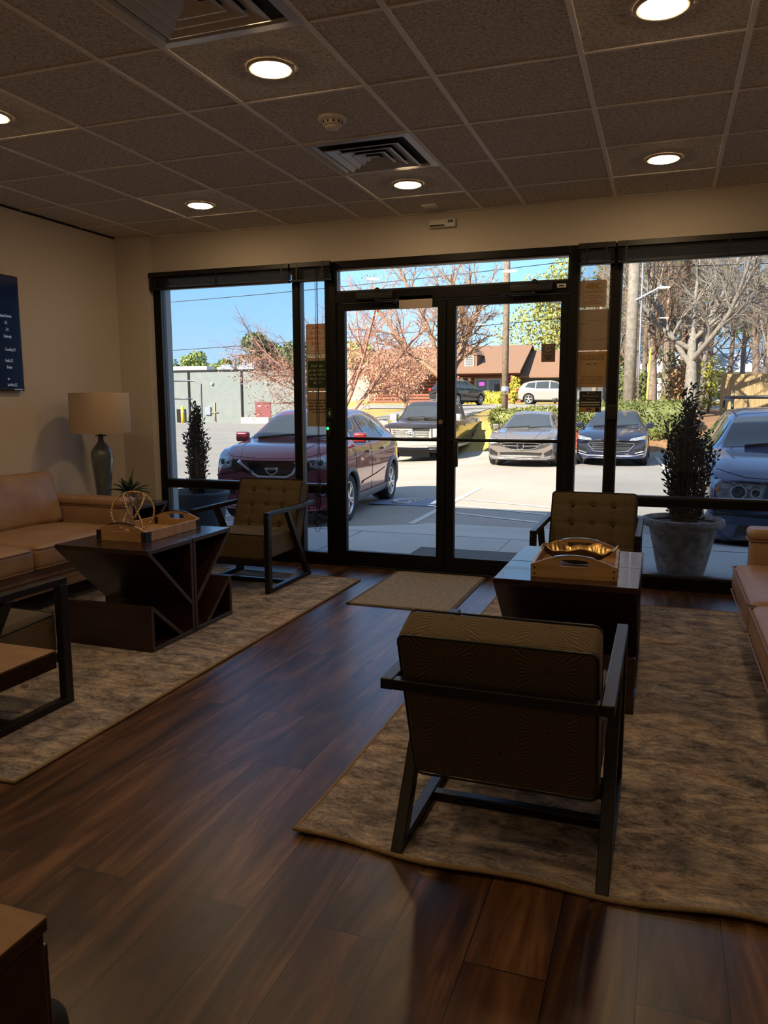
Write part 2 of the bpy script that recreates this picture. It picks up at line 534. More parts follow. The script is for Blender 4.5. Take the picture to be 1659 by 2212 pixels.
# ================================================================ ROOM
XL, XR, YW, YB, H = -4.41, 1.31, 5.705, -4.0, 2.685
MB().box(XL-.1, XR+.1, YB-.1, 5.80, -.12, 0).build('floor', M['floor'], kind='structure')
MB().box(XL-.1, XR+.1, YB-.1, 5.80, H, H+.14).build('ceiling', M['ceiling'], kind='structure')
MB().box(XL-.2, XL, YB-.2, 5.95, 0, H+.14).build('wall_left', M['wall'], kind='structure')
MB().box(XR, XR+.2, YB-.2, 5.95, 0, H+.14).build('wall_right', M['wall'], kind='structure')
MB().box(XL, XR, YB-.2, YB, 0, H+.14).build('wall_back', M['wall'], kind='structure')
wf = MB()
wf.box(XL, -4.104, 5.62, 5.95, 0, H)              # pier beside the left window
wf.box(1.052, XR, 5.62, 5.95, 0, H)
wf.box(-4.104, 1.052, YW, 5.95, 2.387, H)
wf.build('wall_front', M['wall'], kind='structure')
M['brick'] = plain('painted_brick', (.32,.27,.22), .85, var=.15, scale=30)
we = MB()
we.box(-26, XL-.2, 5.6, 5.95, -.5, 4.1); we.box(XR+.2, 14, 5.6, 5.95, -.5, 4.1)
we.box(XL-.2, XR+.2, 5.72, 5.95, H+.001, 4.1)
we.build('wall_outside', M['brick'], kind='structure')
for side, x0, x1 in (('left', XL, XL+.014), ('right', XR-.014, XR)):
    MB().box(x0, x1, YB, 5.62, 0, .10).build('baseboard_'+side, M['wall'], kind='structure', bevel=.003)
# suspended grid
g = MB()
gx = [-4.034, -3.425, -2.815, -2.207, -1.898, -1.288, -.983, -.3735, .236, .846]
gy = [3.3813+.6096*k for k in range(-12, 4)]
for x in gx: g.box(x-.012, x+.012, YB, 5.70, H-.007, H)
for y in gy: g.box(XL, XR, y-.009, y+.009, H-.0055, H)
g.box(XL, XR, 5.683, 5.705, H-.006, H)
g.build('trim_1', M['tgrid'], kind='structure', bevel=.002)
MB().box(XL, XL+.004, YB, 5.62, H-.016, H).build('trim_2', M['black'], kind='structure')

# storefront ------------------------------------------------------
FY0, FY1 = 5.70, 5.80
B = M['bronze']
def frame(name, boxes):
    m = MB()
    for x0, x1, z0, z1 in boxes: m.box(x0, x1, FY0, FY1, z0, z1)
    return m.build(name, B, kind='structure', bevel=.003)
def pane(par, x0, x1, z0, z1, mt):
    return MB().box(x0, x1, 5.7375, 5.7435, z0, z1).build('glass_pane', mt, par)
def stops(par, x0, x1, z0, z1):
    m = MB(); t = .012
    for y0, y1 in ((5.712, 5.7375), (5.7435, 5.78)):
        m.box(x0, x0+t, y0, y1, z0, z1); m.box(x1-t, x1, y0, y1, z0, z1)
        m.box(x0, x1, y0, y1, z0, z0+t); m.box(x0, x1, y0, y1, z1-t, z1)
    return m.build('glazing_bead', M['bead'], par)
M['bead'] = plain('bronze_glazing_bead', (.035,.033,.033), .35, var=.1)
HZ, SZ0, SZ1 = 2.333, .595, .647
w1 = frame('window_1', [(-4.102,-4.05,0,2.387), (-2.799,-2.751,.09,HZ), (-4.05,-2.799,SZ0,SZ1), (-4.05,-2.751,0,.09), (-4.05,-2.751,HZ,2.387)])
w2 = frame('window_2', [(-2.52,-2.436,0,2.387), (-2.751,-2.52,SZ0,SZ1), (-2.751,-2.52,0,.09), (-2.751,-2.52,HZ,2.387)])
w3 = frame('window_3', [(-2.436,-.662,2.072,2.154), (-2.436,-.662,HZ,2.387)])
w4 = frame('window_4', [(-.662,-.603,0,2.387), (-.603,-.379,SZ0,SZ1), (-.603,-.379,0,.09), (-.603,-.379,HZ,2.387)])
w5 = frame('window_5', [(-.379,-.32,0,2.387), (1.0,1.052,0,2.387), (-.32,1.0,SZ0,SZ1), (-.32,1.0,0,.09), (-.32,1.0,HZ,2.387)])
for w, x0, x1 in ((w1,-4.05,-2.799), (w2,-2.751,-2.52), (w4,-.603,-.379), (w5,-.32,1.0)):
    for z0, z1 in ((.09, SZ0), (SZ1, HZ)):
        pane(w, x0, x1, z0, z1, M['glassw']); stops(w, x0, x1, z0, z1)
pane(w3, -2.436, -.662, 2.154, HZ, M['glassd']); stops(w3, -2.436, -.662, 2.154, HZ)
def door(n, x0, x1, gx0, gx1, closer_x):
    d = MB()
    d.box(x0, gx0, 5.715, 5.765, .012, 2.068); d.box(gx1, x1, 5.715, 5.765, .012, 2.068)
    d.box(gx0, gx1, 5.715, 5.765, 2.017, 2.068); d.box(gx0, gx1, 5.715, 5.765, .012, .126)
    o = d.build('door_%d' % n, B, kind='structure', bevel=.003)
    pane(o, gx0, gx1, .126, 2.017, M['glassd'])
    b = MB(); b.tube([(x0+.03,5.70,1.031),(x1-.03,5.70,1.031)], .0125, 10)
    for x in (x0+.045, x1-.045): b.beam((x,5.70,1.031), (x,5.716,1.031), .03, .022)
    b.build('push_bar', M['black'], o)
    # overhead closer: body on the header, folding arm
    c = MB(); c.rbox((closer_x, 5.672, 2.112), (.30,.055,.062), .012, 2)
    c.ball((closer_x+.02, 5.672, 2.150), .022, 12, 6)
    c.build('closer_body', M['black'], o)
    a = MB(); a.beam((closer_x+.02,5.655,2.074), (closer_x-.2 if n == 2 else closer_x+.2,5.60,2.066), .022, .008)
    a.beam((closer_x-.2 if n == 2 else closer_x+.2,5.60,2.066), (closer_x-.12 if n == 2 else closer_x+.14,5.712,2.045), .022, .008)
    a.tube([(closer_x+.02,5.655,2.05),(closer_x+.02,5.655,2.085)], .014, 10)
    a.build('closer_arm', M['iron'], o)
    return o
d1 = door(1, -2.432, -1.553, -2.367, -1.619, -2.10)
d2 = door(2, -1.546, -.666, -1.479, -.717, -.92)
m = MB(); m.tube([(-1.586,5.716,1.165),(-1.586,5.703,1.165)], .018, 16); m.box(-1.591,-1.581,5.698,5.704,1.15,1.18)
m.build('lock_cylinder', M['brass'], d1)
m = MB(); m.rbox((-1.466,5.70,.93),(.035,.03,.20),.006,2); m.build('lever_paddle', M['black'], d2)
m = MB(); m.box(-1.5525,-1.5465,5.74,5.75,.012,2.068); m.build('trim_3', M['black'], kind='structure')
MB().box(-2.436,-.662,5.69,5.80,0,.011).build('trim_4', M['iron'], kind='structure', bevel=.003)

# raised blinds ----------------------------------------------------
def blind(x0, x1, label, cords):
    t = thing('window_blind', label, 'blind', ((x0+x1)/2, 5.66, 2.24), 0, 'raised dark blinds above the storefront glass')
    w = (x1-x0)/2
    MB().box(-w, w, -.03, .034, .105, .143).build('headrail', M['black'], t, bevel=.003)
    s = MB()
    rnd = random.Random(int(abs(x0)*1000))
    for k in range(15):
        z = .026+.0052*k; j = rnd.uniform(-.002,.002)
        s.add([(-w+.006,-.026+j,z-.001),(w-.006,-.026+j,z-.001),(w-.006,0+j,z+.002),(-w+.006,0+j,z+.002),(w-.006,.026+j,z-.001),(-w+.006,.026+j,z-.001)],
              [(0,1,2,3),(3,2,4,5)])
    sl = s.build('slat_stack', M['black'], t)
    so = sl.modifiers.new('thick','SOLIDIFY'); so.thickness = .0022
    MB().box(-w+.004, w-.004, -.027, .027, 0, .018).build('bottom_rail', M['black'], t, bevel=.004)
    n = max(2, int((x1-x0)/.35))
    for k in range(n):
        x = -w+.06+(2*w-.12)*k/(n-1)
        l = MB(); l.box(x-.006, x+.006, -.032, -.029, .0, .143); l.build('ladder_tape', M['iron'], t)
    if cords:
        c = MB()
        for q, (dx, zz) in enumerate(((.0,-1.62),(.012,-1.70),(.02,-1.55))):
            pts = [(cords-(x0+x1)/2+dx+.004*sin(k*1.7+q)*(k/14), -.035-.003*cos(k+q), .1+(zz-.1)*k/16) for k in range(17)]
            c.tube(pts, .0022, 5)
        for q in range(4):
            pts = []
            for k in range(14):
                a = 2*pi*k/13
                pts.append((cords-(x0+x1)/2+.01+.03*sin(a+q)*(.6+.2*q), -.036-.008*q, -1.62-.10*q*.6+.16*cos(a)))
            c.tube(pts, .0022, 5)
        for dx, zz in ((0,-1.90),(.02,-1.84)):
            c.lathe([(.004,.03),(.010,.0),(.008,-.012)], 8, (cords-(x0+x1)/2+dx, -.05, zz))
            c.tube([(cords-(x0+x1)/2+dx,-.05,zz+.03),(cords-(x0+x1)/2+dx,-.04,zz+.3)], .002, 5)
        c.build('pull_cord', M['black'], t)
    return t
blind(-4.095, -2.80, 'wide dark blind raised above the left window with the red crossover outside', None)
blind(-2.79, -2.45, 'narrow dark blind with tangled hanging cords above the left sidelight signs', -2.572)
blind(-.60, -.355, 'narrow dark raised blind above the right sidelight with the camera sign', None)
blind(-.345, 1.04, 'wide dark raised blind above the right window with the blue vehicle outside', None)

# ceiling fittings -------------------------------------------------
def downlight(x, y, label):
    t = thing('downlight', label, 'ceiling light', (x, y, H), 0, 'round warm downlights in the ceiling')
    MB().lathe([(.100,-.0005),(.100,-.006),(.094,-.010),(.080,-.0095),(.076,-.002)], 40, cap=False).build('trim_ring', M['trimring'], t)
    MB().lathe([(.078,-.0050),(.074,-.012),(.05,-.016),(.0,-.018)], 40, cap=False).build('lens', M['lens'], t)
    return t
downlight(-1.595, 4.92, 'round lit downlight in front of the ceiling vent nearest the doors')
downlight(-3.12, 4.92, 'round lit downlight above the left armchair by the window')
downlight(-.068, 4.92, 'round lit downlight above the right armchair by the window')
downlight(-1.595, 3.08, 'round lit downlight between the two ceiling vents')
downlight(-.068, 3.09, 'large lit downlight at the top right edge of the view')
downlight(-3.12, 3.10, 'round lit downlight cut off by the left edge of the view')
for x in (-3.12, -1.595, -.068):
    for y in (1.25, -2.4):
        downlight(x, y, 'round lit downlight over the %s of the room behind the viewer, row %s' % ({-3.12:'left side',-1.595:'middle',-.068:'right side'}[x], {1.25:'nearest',-2.4:'rearmost'}[y]))
def vent(x0, y0, label):
    s = .60; cx, cy = x0+.305, y0+.305
    t = thing('ceiling_vent', label, 'air vent', (cx, cy, H), 0, 'square louvred vents in the ceiling')
    h = s/2
    def ring(m, a, za, b, zb):
        vs = [(-a,-a,za),(a,-a,za),(a,a,za),(-a,a,za),(-b,-b,zb),(b,-b,zb),(b,b,zb),(-b,b,zb)]
        m.add(vs, [(0,1,5,4),(1,2,6,5),(2,3,7,6),(3,0,4,7)])
    f = MB(); ring(f, h, -.009, h-.04, -.011); ring(f, h-.04, -.011, h-.075, .02); ring(f, h, -.009, h, 0)
    f.build('vent_frame', M['vent'], t)
    MB().box(-h+.05, h-.05, -h+.05, h-.05, -.0005, .0005).build('vent_throat', M['ventdark'], t)
    for k, (a, b) in enumerate(((.215,.15),(.155,.09),(.10,.045))):
        l = MB(); ring(l, a, -.022, a-.010, -.024); ring(l, a-.010, -.024, b, -.002); ring(l, a, -.022, b+.008, -.001)
        l.build('louver', M['vent'], t)
    c = MB(); ring(c, .045, -.022, .02, -.010); c.add([(-.02,-.02,-.010),(.02,-.02,-.010),(.02,.02,-.010),(-.02,.02,-.010)], [(0,1,2,3)])
    c.build('vent_core', M['vent'], t)
    return t
vent(-1.898, 3.991, 'square louvred ceiling vent beside the smoke detector, nearest the doors')
vent(-1.898, 2.162, 'square louvred ceiling vent cut off by the top edge of the view')
t = thing('smoke_detector', 'white round smoke detector on the ceiling beside the nearer-door vent', 'smoke detector', (-1.583, 3.69, H))
MB().lathe([(.072,0),(.072,-.012),(.066,-.018),(.05,-.022)], 32).build('base', M['white'], t)
MB().lathe([(.052,-.018),(.052,-.034),(.040,-.042)], 32).build('sensor_ring', M['trimring'], t)
m = MB()
for k in range(12):
    a = 2*pi*k/12; m.box(-.004,.004,.044,.0535,-.034,-.024, M=Matrix.Rotation(a,4,'Z'))
m.build('sensor_slots', M['black'], t)
MB().lathe([(.040,-.036),(.034,-.050),(.0,-.054)], 28).build('cap', M['white'], t)
m = MB(); m.rbox((0,0,-.005),(.10,.075,.012),.003,2)
tag(m.build('ceiling_plate', M['tgrid'], loc=(-1.617,5.485,H)), 'small blank square plate on the ceiling near the front wall', 'plate')
t = thing('motion_sensor', 'beige wall device high on the front wall above the double doors', 'sensor', (-1.577, 5.705, 2.60))
m = MB(); m.rbox((0,-.02,0),(.20,.04,.062),.010,3); m.build('housing', M['white'], t)
m = MB(); m.box(-.09,.02,-.042,-.039,-.024,-.012); m.box(.045,.085,-.042,-.039,-.002,.016); m.build('sensor_window', M['iron'], t)
m = MB(); m.box(.055,.075,-.0435,-.041,.002,.010); m.build('switch', M['black'], t)

# signs on the glass -------------------------------------------------
def sheet(name, label, cat, x0, x1, z0, z1, mt, y=5.732, th=.003, r=0, group=None):
    t = thing(name, label, cat, ((x0+x1)/2, y, (z0+z1)/2), 0, group)
    w, h = (x1-x0)/2, (z1-z0)/2
    if r:
        poly = []
        for cx, cz, a0 in ((w-r,h-r,0),(-w+r,h-r,90),(-w+r,-h+r,180),(w-r,-h+r,270)):
            for k in range(6):
                a = radians(a0+18*k); poly.append((cx+r*cos(a), cz+r*sin(a)))
    else: poly = [(w,h),(-w,h),(-w,-h),(w,-h)]
    m = MB(); m.prism(poly, lambda a,b,c: (a,c,b), 0, th); m.build('board', mt, t)
    return t
def face(x=0, z=0, mirror=False, y=-.0008):
    s = -1 if mirror else 1
    return lambda a, b, c: (x+s*a, y+.0012-c*.8-.0012, z+b)
def put_text(t, rows, mt, mirror=False, name='lettering'):
    m = MB()
    for body, size, x, z, kw in rows: lettering(m, body, size, face(x, z, mirror), **kw)
    return m.build(name, mt, t)
def outline(t, w, h, r, th, mt, name='border'):
    m = MB(); pts = []
    for cx, cz, a0 in ((w-r,h-r,0),(-w+r,h-r,90),(-w+r,-h+r,180),(w-r,-h+r,270)):
        for k in range(6):
            a = radians(a0+18*k); pts.append((cx+r*cos(a), cz+r*sin(a), cos(a), sin(a)))
    n = len(pts)
    vs = [(p[0],-.001,p[1]) for p in pts]+[(p[0]-th*p[2],-.001,p[1]-th*p[3]) for p in pts]
    m.add(vs, [(i,(i+1)%n,(i+1)%n+n,i+n) for i in range(n)])
    return m.build(name, mt, t)
M['orange_ink'] = plain('orange_red_ink', (.50,.12,.035), .7)
M['signw'] = plain('white_sign_plate', (.48,.40,.34), .7, var=.04)
M['greencard'] = plain('dark_green_card', (.012,.030,.006), .6)
M['cream_ink'] = plain('cream_ink', (.42,.40,.30), .7)
M['darkink'] = plain('dark_ink', (.02,.015,.012), .7)
M['brownink'] = plain('brown_ink', (.16,.095,.04), .7)
M['tansign'] = plain('yellow_tan_sign', (.34,.215,.10), .75, var=.06)
M['greysign'] = plain('taupe_notice_sheet', (.27,.20,.15), .8, var=.08)
M['fadeink'] = plain('faded_ink', (.19,.135,.09), .8)
M['goldink'] = plain('tan_ink', (.22,.13,.05), .7)
G1 = 'notices taped to the left sidelight'
t = sheet('warning_sign', 'rounded white sign with mirrored orange lettering, topmost on the left sidelight', 'sign', -2.705,-2.53,1.688,1.928, M['signw'], r=.014, group=G1)
outline(t, .081, .112, .012, .003, M['orange_ink'])
put_text(t, [('DO NOT',.040,0,.088,dict(bold=.0004)),('LEAVE',.040,0,.047,dict(bold=.0004)),('PACKAGES',.034,0,.006,dict(bold=.0004)),('HERE',.040,0,-.034,dict(bold=.0004)),
  ('FedEx',.024,.012,-.066,{}),('UPS USPS amazon',.017,0,-.090,{})], M['orange_ink'], True)
t = sheet('label_strip', 'narrow white printed strip directly below the orange lettered sign', 'label', -2.703,-2.528,1.669,1.687, M['paperw'], group=G1)
put_text(t, [('R2   7  D   B5  8',.014,0,0,{})], M['darkink'], True)
t = sheet('exit_notice', 'dark green exit card on a tan backing on the left sidelight', 'sign', -2.708,-2.524,1.402,1.666, M['paper'], group=G1)
m = MB(); m.box(-.076,.086,-.0010,0,-.104,.106); m.build('green_card', M['greencard'], t)
m = MB()
for q, (s, z) in enumerate((('Push the',.066),('green button',.033),('to the left of',0.0),('the door to',-.033),('EXIT!',-.066))):
    lettering(m, s, .029, face(.005, z, False, -.0018))
m.build('lettering', M['cream_ink'], t)
t = sheet('paper_notice', 'tan paper notice with dark capitals, lowest on the left sidelight', 'notice', -2.704,-2.518,1.122,1.398, M['paper'], group=G1)
put_text(t, [('DO NOT OPEN DOOR',.0175,.006,.070,dict(bold=.0004)),('FOR ANYONE.  THEY',.0175,.006,.046,dict(bold=.0004)),('MUST FOLLOW THE',.0175,.006,.022,dict(bold=.0004)),
  ('DIRECTIONS POSTED',.0175,.006,-.002,dict(bold=.0004)),('ON THE DOOR!',.0175,.006,-.026,dict(bold=.0004))], M['darkink'])
G2 = 'notices taped to the right sidelight'
t = sheet('camera_sign', 'square tan sign with a security camera picture, topmost on the right sidelight', 'sign', -.592,-.412,1.968,2.150, M['paper'], r=.012, group=G2)
m = MB()
m.prism([(-.055,.048),(-.045,.066),(.0,.074),(.012,.068),(.012,.036),(0,.030),(-.048,.040)], lambda a,b,c:(a,c,b), -.0012, -.0002)
m.prism([(.018,.036),(.030,.030),(.058,.034),(.064,.052),(.058,.070),(.030,.074),(.018,.068),(.010,.052)], lambda a,b,c:(a,c,b), -.0012, -.0002)
m.build('camera_picture', M['goldink'], t)
m = MB(); m.tube([(.050,-.0012,.052),(.050,-.0020,.052)], .013, 16); m.build('camera_lens', M['paper'], t)
put_text(t, [('WARNING',.030,0,.012,{})], M['fadeink'], True)
put_text(t, [('THIS PROPERTY IS',.0125,0,-.014,{}),('UNDER VIDEO SURVEILLANCE',.0105,0,-.028,{}),('24 HOURS',.0125,0,-.042,{}),('ALL ACTIVITY RECORDED',.0112,0,-.055,{}),('TO AID IN PROSECUTION',.0112,0,-.068,{})], M['goldink'], True, 'small_lettering')
t = sheet('memo_sheet', 'taupe sheet with a thin printed box, below the camera sign', 'notice', -.612,-.376,1.672,1.952, M['greysign'], group=G2)
outline(t, .092, .066, .002, .0012, M['fadeink'])
put_text(t, [('Attention:',.016,-.050,.044,dict(align='LEFT'))]+[(s,.0115,-.084,.020-.0135*k,dict(align='LEFT')) for k, s in enumerate(('Visitors, for the safety of all','tenants please do not prop the','doors open. Please use the key','pad and call the suite you are','visiting to be let in. Thank you','for your help in this matter.'))], M['fadeink'], True)
t = sheet('notice_board', 'yellow tan sign headed by mirrored capitals with two standing figures', 'sign', -.600,-.388,1.415,1.664, M['tansign'], group=G2)
m = MB(); m.box(-.082,.082,-.0008,0,.066,.106); m.build('heading_panel', M['goldink'], t)
m = MB(); lettering(m, 'NOTICE', .045, face(0,.086,True,-.0012), bold=.0006); m.build('heading', M['tansign'], t)
m = MB()
for x in (-.022,.022):
    m.lathe([(0,-.009),(.008,-.005),(.009,0),(.008,.005),(0,.009)], 10, (x,-.002,.046))
    m.prism([(x-.014,.034),(x+.014,.034),(x+.016,.0),(x+.010,0),(x+.008,-.034),(x-.008,-.034),(x-.010,0),(x-.016,0)], lambda a,b,c:(a,c,b), -.0012, -.0002)
m.build('standing_figures', M['paper'], t)
put_text(t, [('MAINTAIN 6 FEET',.018,0,-.052,{}),('OF SPACE BETWEEN',.018,0,-.073,{}),('YOU AND OTHERS',.018,0,-.094,{})], M['goldink'], True)
t = sheet('pickup_label', 'black label with white print and a tan strip, lowest on the right sidelight', 'label', -.572,-.420,1.240,1.388, M['black'], group=G2)
m = MB(); m.box(-.066,.066,-.001,0,-.004,.004,M=Matrix.Translation((0,0,-.004))); m.box(-.066,.066,-.001,0,-.026,-.019); m.build('white_bars', M['cream_ink'], t)
m = MB(); m.box(-.074,.074,-.001,0,-.072,-.038); m.build('tan_strip', M['tansign'], t)
m = MB(); m.box(-.028,.010,-.0018,-.0008,-.056,-.047); m.build('strip_mark', M['black'], t)
m = MB(); m.tube([(.05,-.0008,-.055),(.05,-.002,-.055)], .016, 16); m.build('strip_seal', M['black'], t)
put_text(t, [('UPS Pickup Point',.0165,0,.040,{}),('no packages inside',.008,0,.018,{})], M['cream_ink'])
m = MB(); m.prism([(-.022,.068),(-.014,.068),(-.014,.060),(-.018,.055),(-.022,.060)], lambda a,b,c:(a,c,b), -.0012, -.0002); lettering(m, 'access point', .009, face(.012,.062)); m.build('shield_mark', M['cream_ink'], t)
# plates on the doors and posts
t = sheet('door_plate', 'blank pale plate on the top rail of the left door', 'plate', -1.915,-1.655,2.008,2.100, M['signw'], y=5.700)
t = sheet('door_decal', 'grey square decal with a white emblem high in the right door glass', 'decal', -.848,-.750,1.598,1.724, M['poledark'])
m = MB(); pts = [(.018*cos(radians(a)), .018*sin(radians(a))+.028) for a in range(30, 331, 20)]
m.tube([(p[0],-.0015,p[1]) for p in pts]+[(.018,-.0015,.026),(.004,-.0015,.026)], .003, 6); m.build('emblem', M['cream_ink'], t)
put_text(t, [('MOLD',.022,0,-.022,{}),('TEST',.022,0,-.042,{})], M['black'], True)
t = sheet('arrow_label', 'small green label with a white down arrow on the left door post', 'label', -2.516,-2.474,1.194,1.272, M['greencard'], y=5.697)
m = MB(); m.prism([(-.005,.012),(.005,.012),(.005,-.008),(.012,-.008),(0,-.024),(-.012,-.008),(-.005,-.008)], lambda a,b,c:(a,c,b), -.0012, -.0002); m.build('arrow', M['cream_ink'], t)
t = thing('exit_button', 'grey exit button box with a glowing green light on the left door post', 'button', (-2.495, 5.70, 1.097))
m = MB(); m.rbox((0,-.012,0),(.042,.024,.112),.004,2); m.build('housing', M['iron'], t)
M['greenled'] = emitter('green_led', (.02,1.0,.16), 2.2)
m = MB(); m.lathe([(.011,0),(.011,.004),(.0,.007)], 16, M=Matrix.Translation((-.006,-.024,.012)) @ Matrix.Rotation(pi/2,4,'X')); m.build('green_light', M['greenled'], t)
t = thing('door_contact', 'small beige contact box at the right end of the door header', 'sensor', (-.714, 5.70, 2.117))
m = MB(); m.rbox((0,-.010,0),(.062,.020,.028),.003,2); m.build('housing', M['white'], t)
m = MB(); m.box(-.018,.018,-.0215,-.0195,-.005,.005); m.build('slot', M['iron'], t)
t = thing('card_reader', 'black card reader box on the mullion right of the right sidelight', 'card reader', (-.345, 5.70, 1.240))
m = MB(); m.rbox((0,-.016,0),(.080,.032,.104),.005,2); m.build('housing', M['black'], t)
m = MB(); m.box(-.03,.03,-.0335,-.0315,.02,.04); m.build('reader_window', M['iron'], t)

# wall screen ---------------------------------------------------------
t = thing('wall_screen', 'large dark screen listing names in white text on the left wall', 'screen', (XL, 3.79, 1.80))
m = MB(); m.rbox((.022,0,0),(.044,1.40,.80),.006,2); m.build('bezel', M['black'], t)
tsc = NT('dark_screen'); M['screen'] = tsc.bsdf((.004,.006,.011), .12, 0, .5, emit=(.002,.004,.011), es=1.0)
m = MB(); m.box(.0442,.0452,-.688,.688,-.378,.390); m.build('display', M['screen'], t)
m = MB()
for s, yr, z in (('Professional Services',.618,.118),('LLC',.578,.072),(', LLC',.588,.026),('Fambrough',.606,-.022),
                 ('Counseling, LLC',.640,-.112),('Health, LLC',.608,-.190),('Brokers',.596,-.236),('ers',.566,-.316),('Law Firm, LLC',.632,-.358)):
    vs, fs = text_mesh(s, .030, align='RIGHT', space=.9)
    # text runs along +Y seen from inside the room
    m.add([(.0456+c*.3, yr+a*.55, z+b) for a,b,c in vs], fs)
M['screentext'] = emitter('screen_text', (.75,.8,.9), .30)
m.build('screen_text', M['screentext'], t)
m = MB(); m.box(.0445,.0452,.60,.68,-.394,-.386); m.build('maker_mark', M['silver'], t)
# ================================================================ RUGS AND MAT
def rug(name, label, x0, x1, y0, y1, mt, wob):
    t = thing(name, label, 'rug', ((x0+x1)/2, (y0+y1)/2, 0))
    w, h = (x1-x0)/2, (y1-y0)/2
    def edge(x, y):
        q = wob*(.014*sin(x*5.1+1)+.010*sin(x*11.3)) * max(0, -y/h)**3
        lift = wob*.006*(max(0, -y/h)**12)*(1+sin(x*9.0))
        return q, lift
    def top(u, v):
        x = -w+2*w*u; y = -h+2*h*v
        q, l = edge(x, y)
        return (x, y+q, .011+l)
    m = MB(); m.grid(top, 60, 80)
    m.build('pile', mt, t)
    pts = []
    for k in range(60): pts.append((-w+2*w*k/60, -h))
    for k in range(40): pts.append((w, -h+2*h*k/40))
    for k in range(60): pts.append((w-2*w*k/60, h))
    for k in range(40): pts.append((-w, h-2*h*k/40))
    bm = MB(); bm.tube([(x, y+edge(x,y)[0], .0075+edge(x,y)[1]) for x,y in pts], .0075, 8, closed=True)
    bm.build('bound_edge', M['binding'], t)
    return t
rug('area_rug', 'beige and grey abstract rug under the left seating group', -4.36, -2.075, 1.965, 5.265, M['rugl'], 0)
rug('area_rug', 'warm brown abstract rug with a wavy bound edge under the right seating group', -1.012, 1.24, 1.995, 5.165, M['rugr'], 1)
tm = NT('ribbed_entry_mat_pile')
v = tm.coords('Object')
wv = tm.n('ShaderNodeTexWave', wave_type='BANDS', bands_direction='Y'); tm.l(v, wv.inputs[0]); wv.inputs['Scale'].default_value = 13; wv.inputs['Distortion'].default_value = 1.2; wv.inputs['Detail'].default_value = 4; wv.inputs['Detail Scale'].default_value = 3; wv.inputs['Detail Roughness'].default_value = .8
colm = tm.ramp(tm.math('MULTIPLY_ADD', tm.noise(tm.coords('Object',(.35,1,1)), 110, 5, .85), .9, tm.math('MULTIPLY', wv.outputs[1], .28)), [(.38, (.07,.058,.045)), (.55, (.26,.225,.18)), (.75, (.46,.42,.36))])
M['mat'] = tm.bsdf(colm, .95, 0, .15, tm.bump(wv.outputs[1], .6, .004))
def entry_mat(name, label, x0, x1, y0, y1, z, mt, edge):
    t = thing(name, label, 'door mat', ((x0+x1)/2, (y0+y1)/2, z))
    w, h = (x1-x0)/2, (y1-y0)/2
    m = MB(); m.box(-w+.025, w-.025, -h+.025, h-.025, .001, .010); m.build('pile', mt, t, bevel=.002)
    m = MB(); m.box(-w,w,-h,-h+.026,0,.007); m.box(-w,w,h-.026,h,0,.007); m.box(-w,-w+.026,-h,h,0,.007); m.box(w-.026,w,-h,h,0,.007)
    m.build('border', edge, t, bevel=.002)
    return t
entry_mat('door_mat', 'woven tan entry mat on the floor inside the double doors', -1.915, -1.20, 4.605, 5.655, 0, M['mat'], plain('mat_border', (.13,.10,.07), .9))

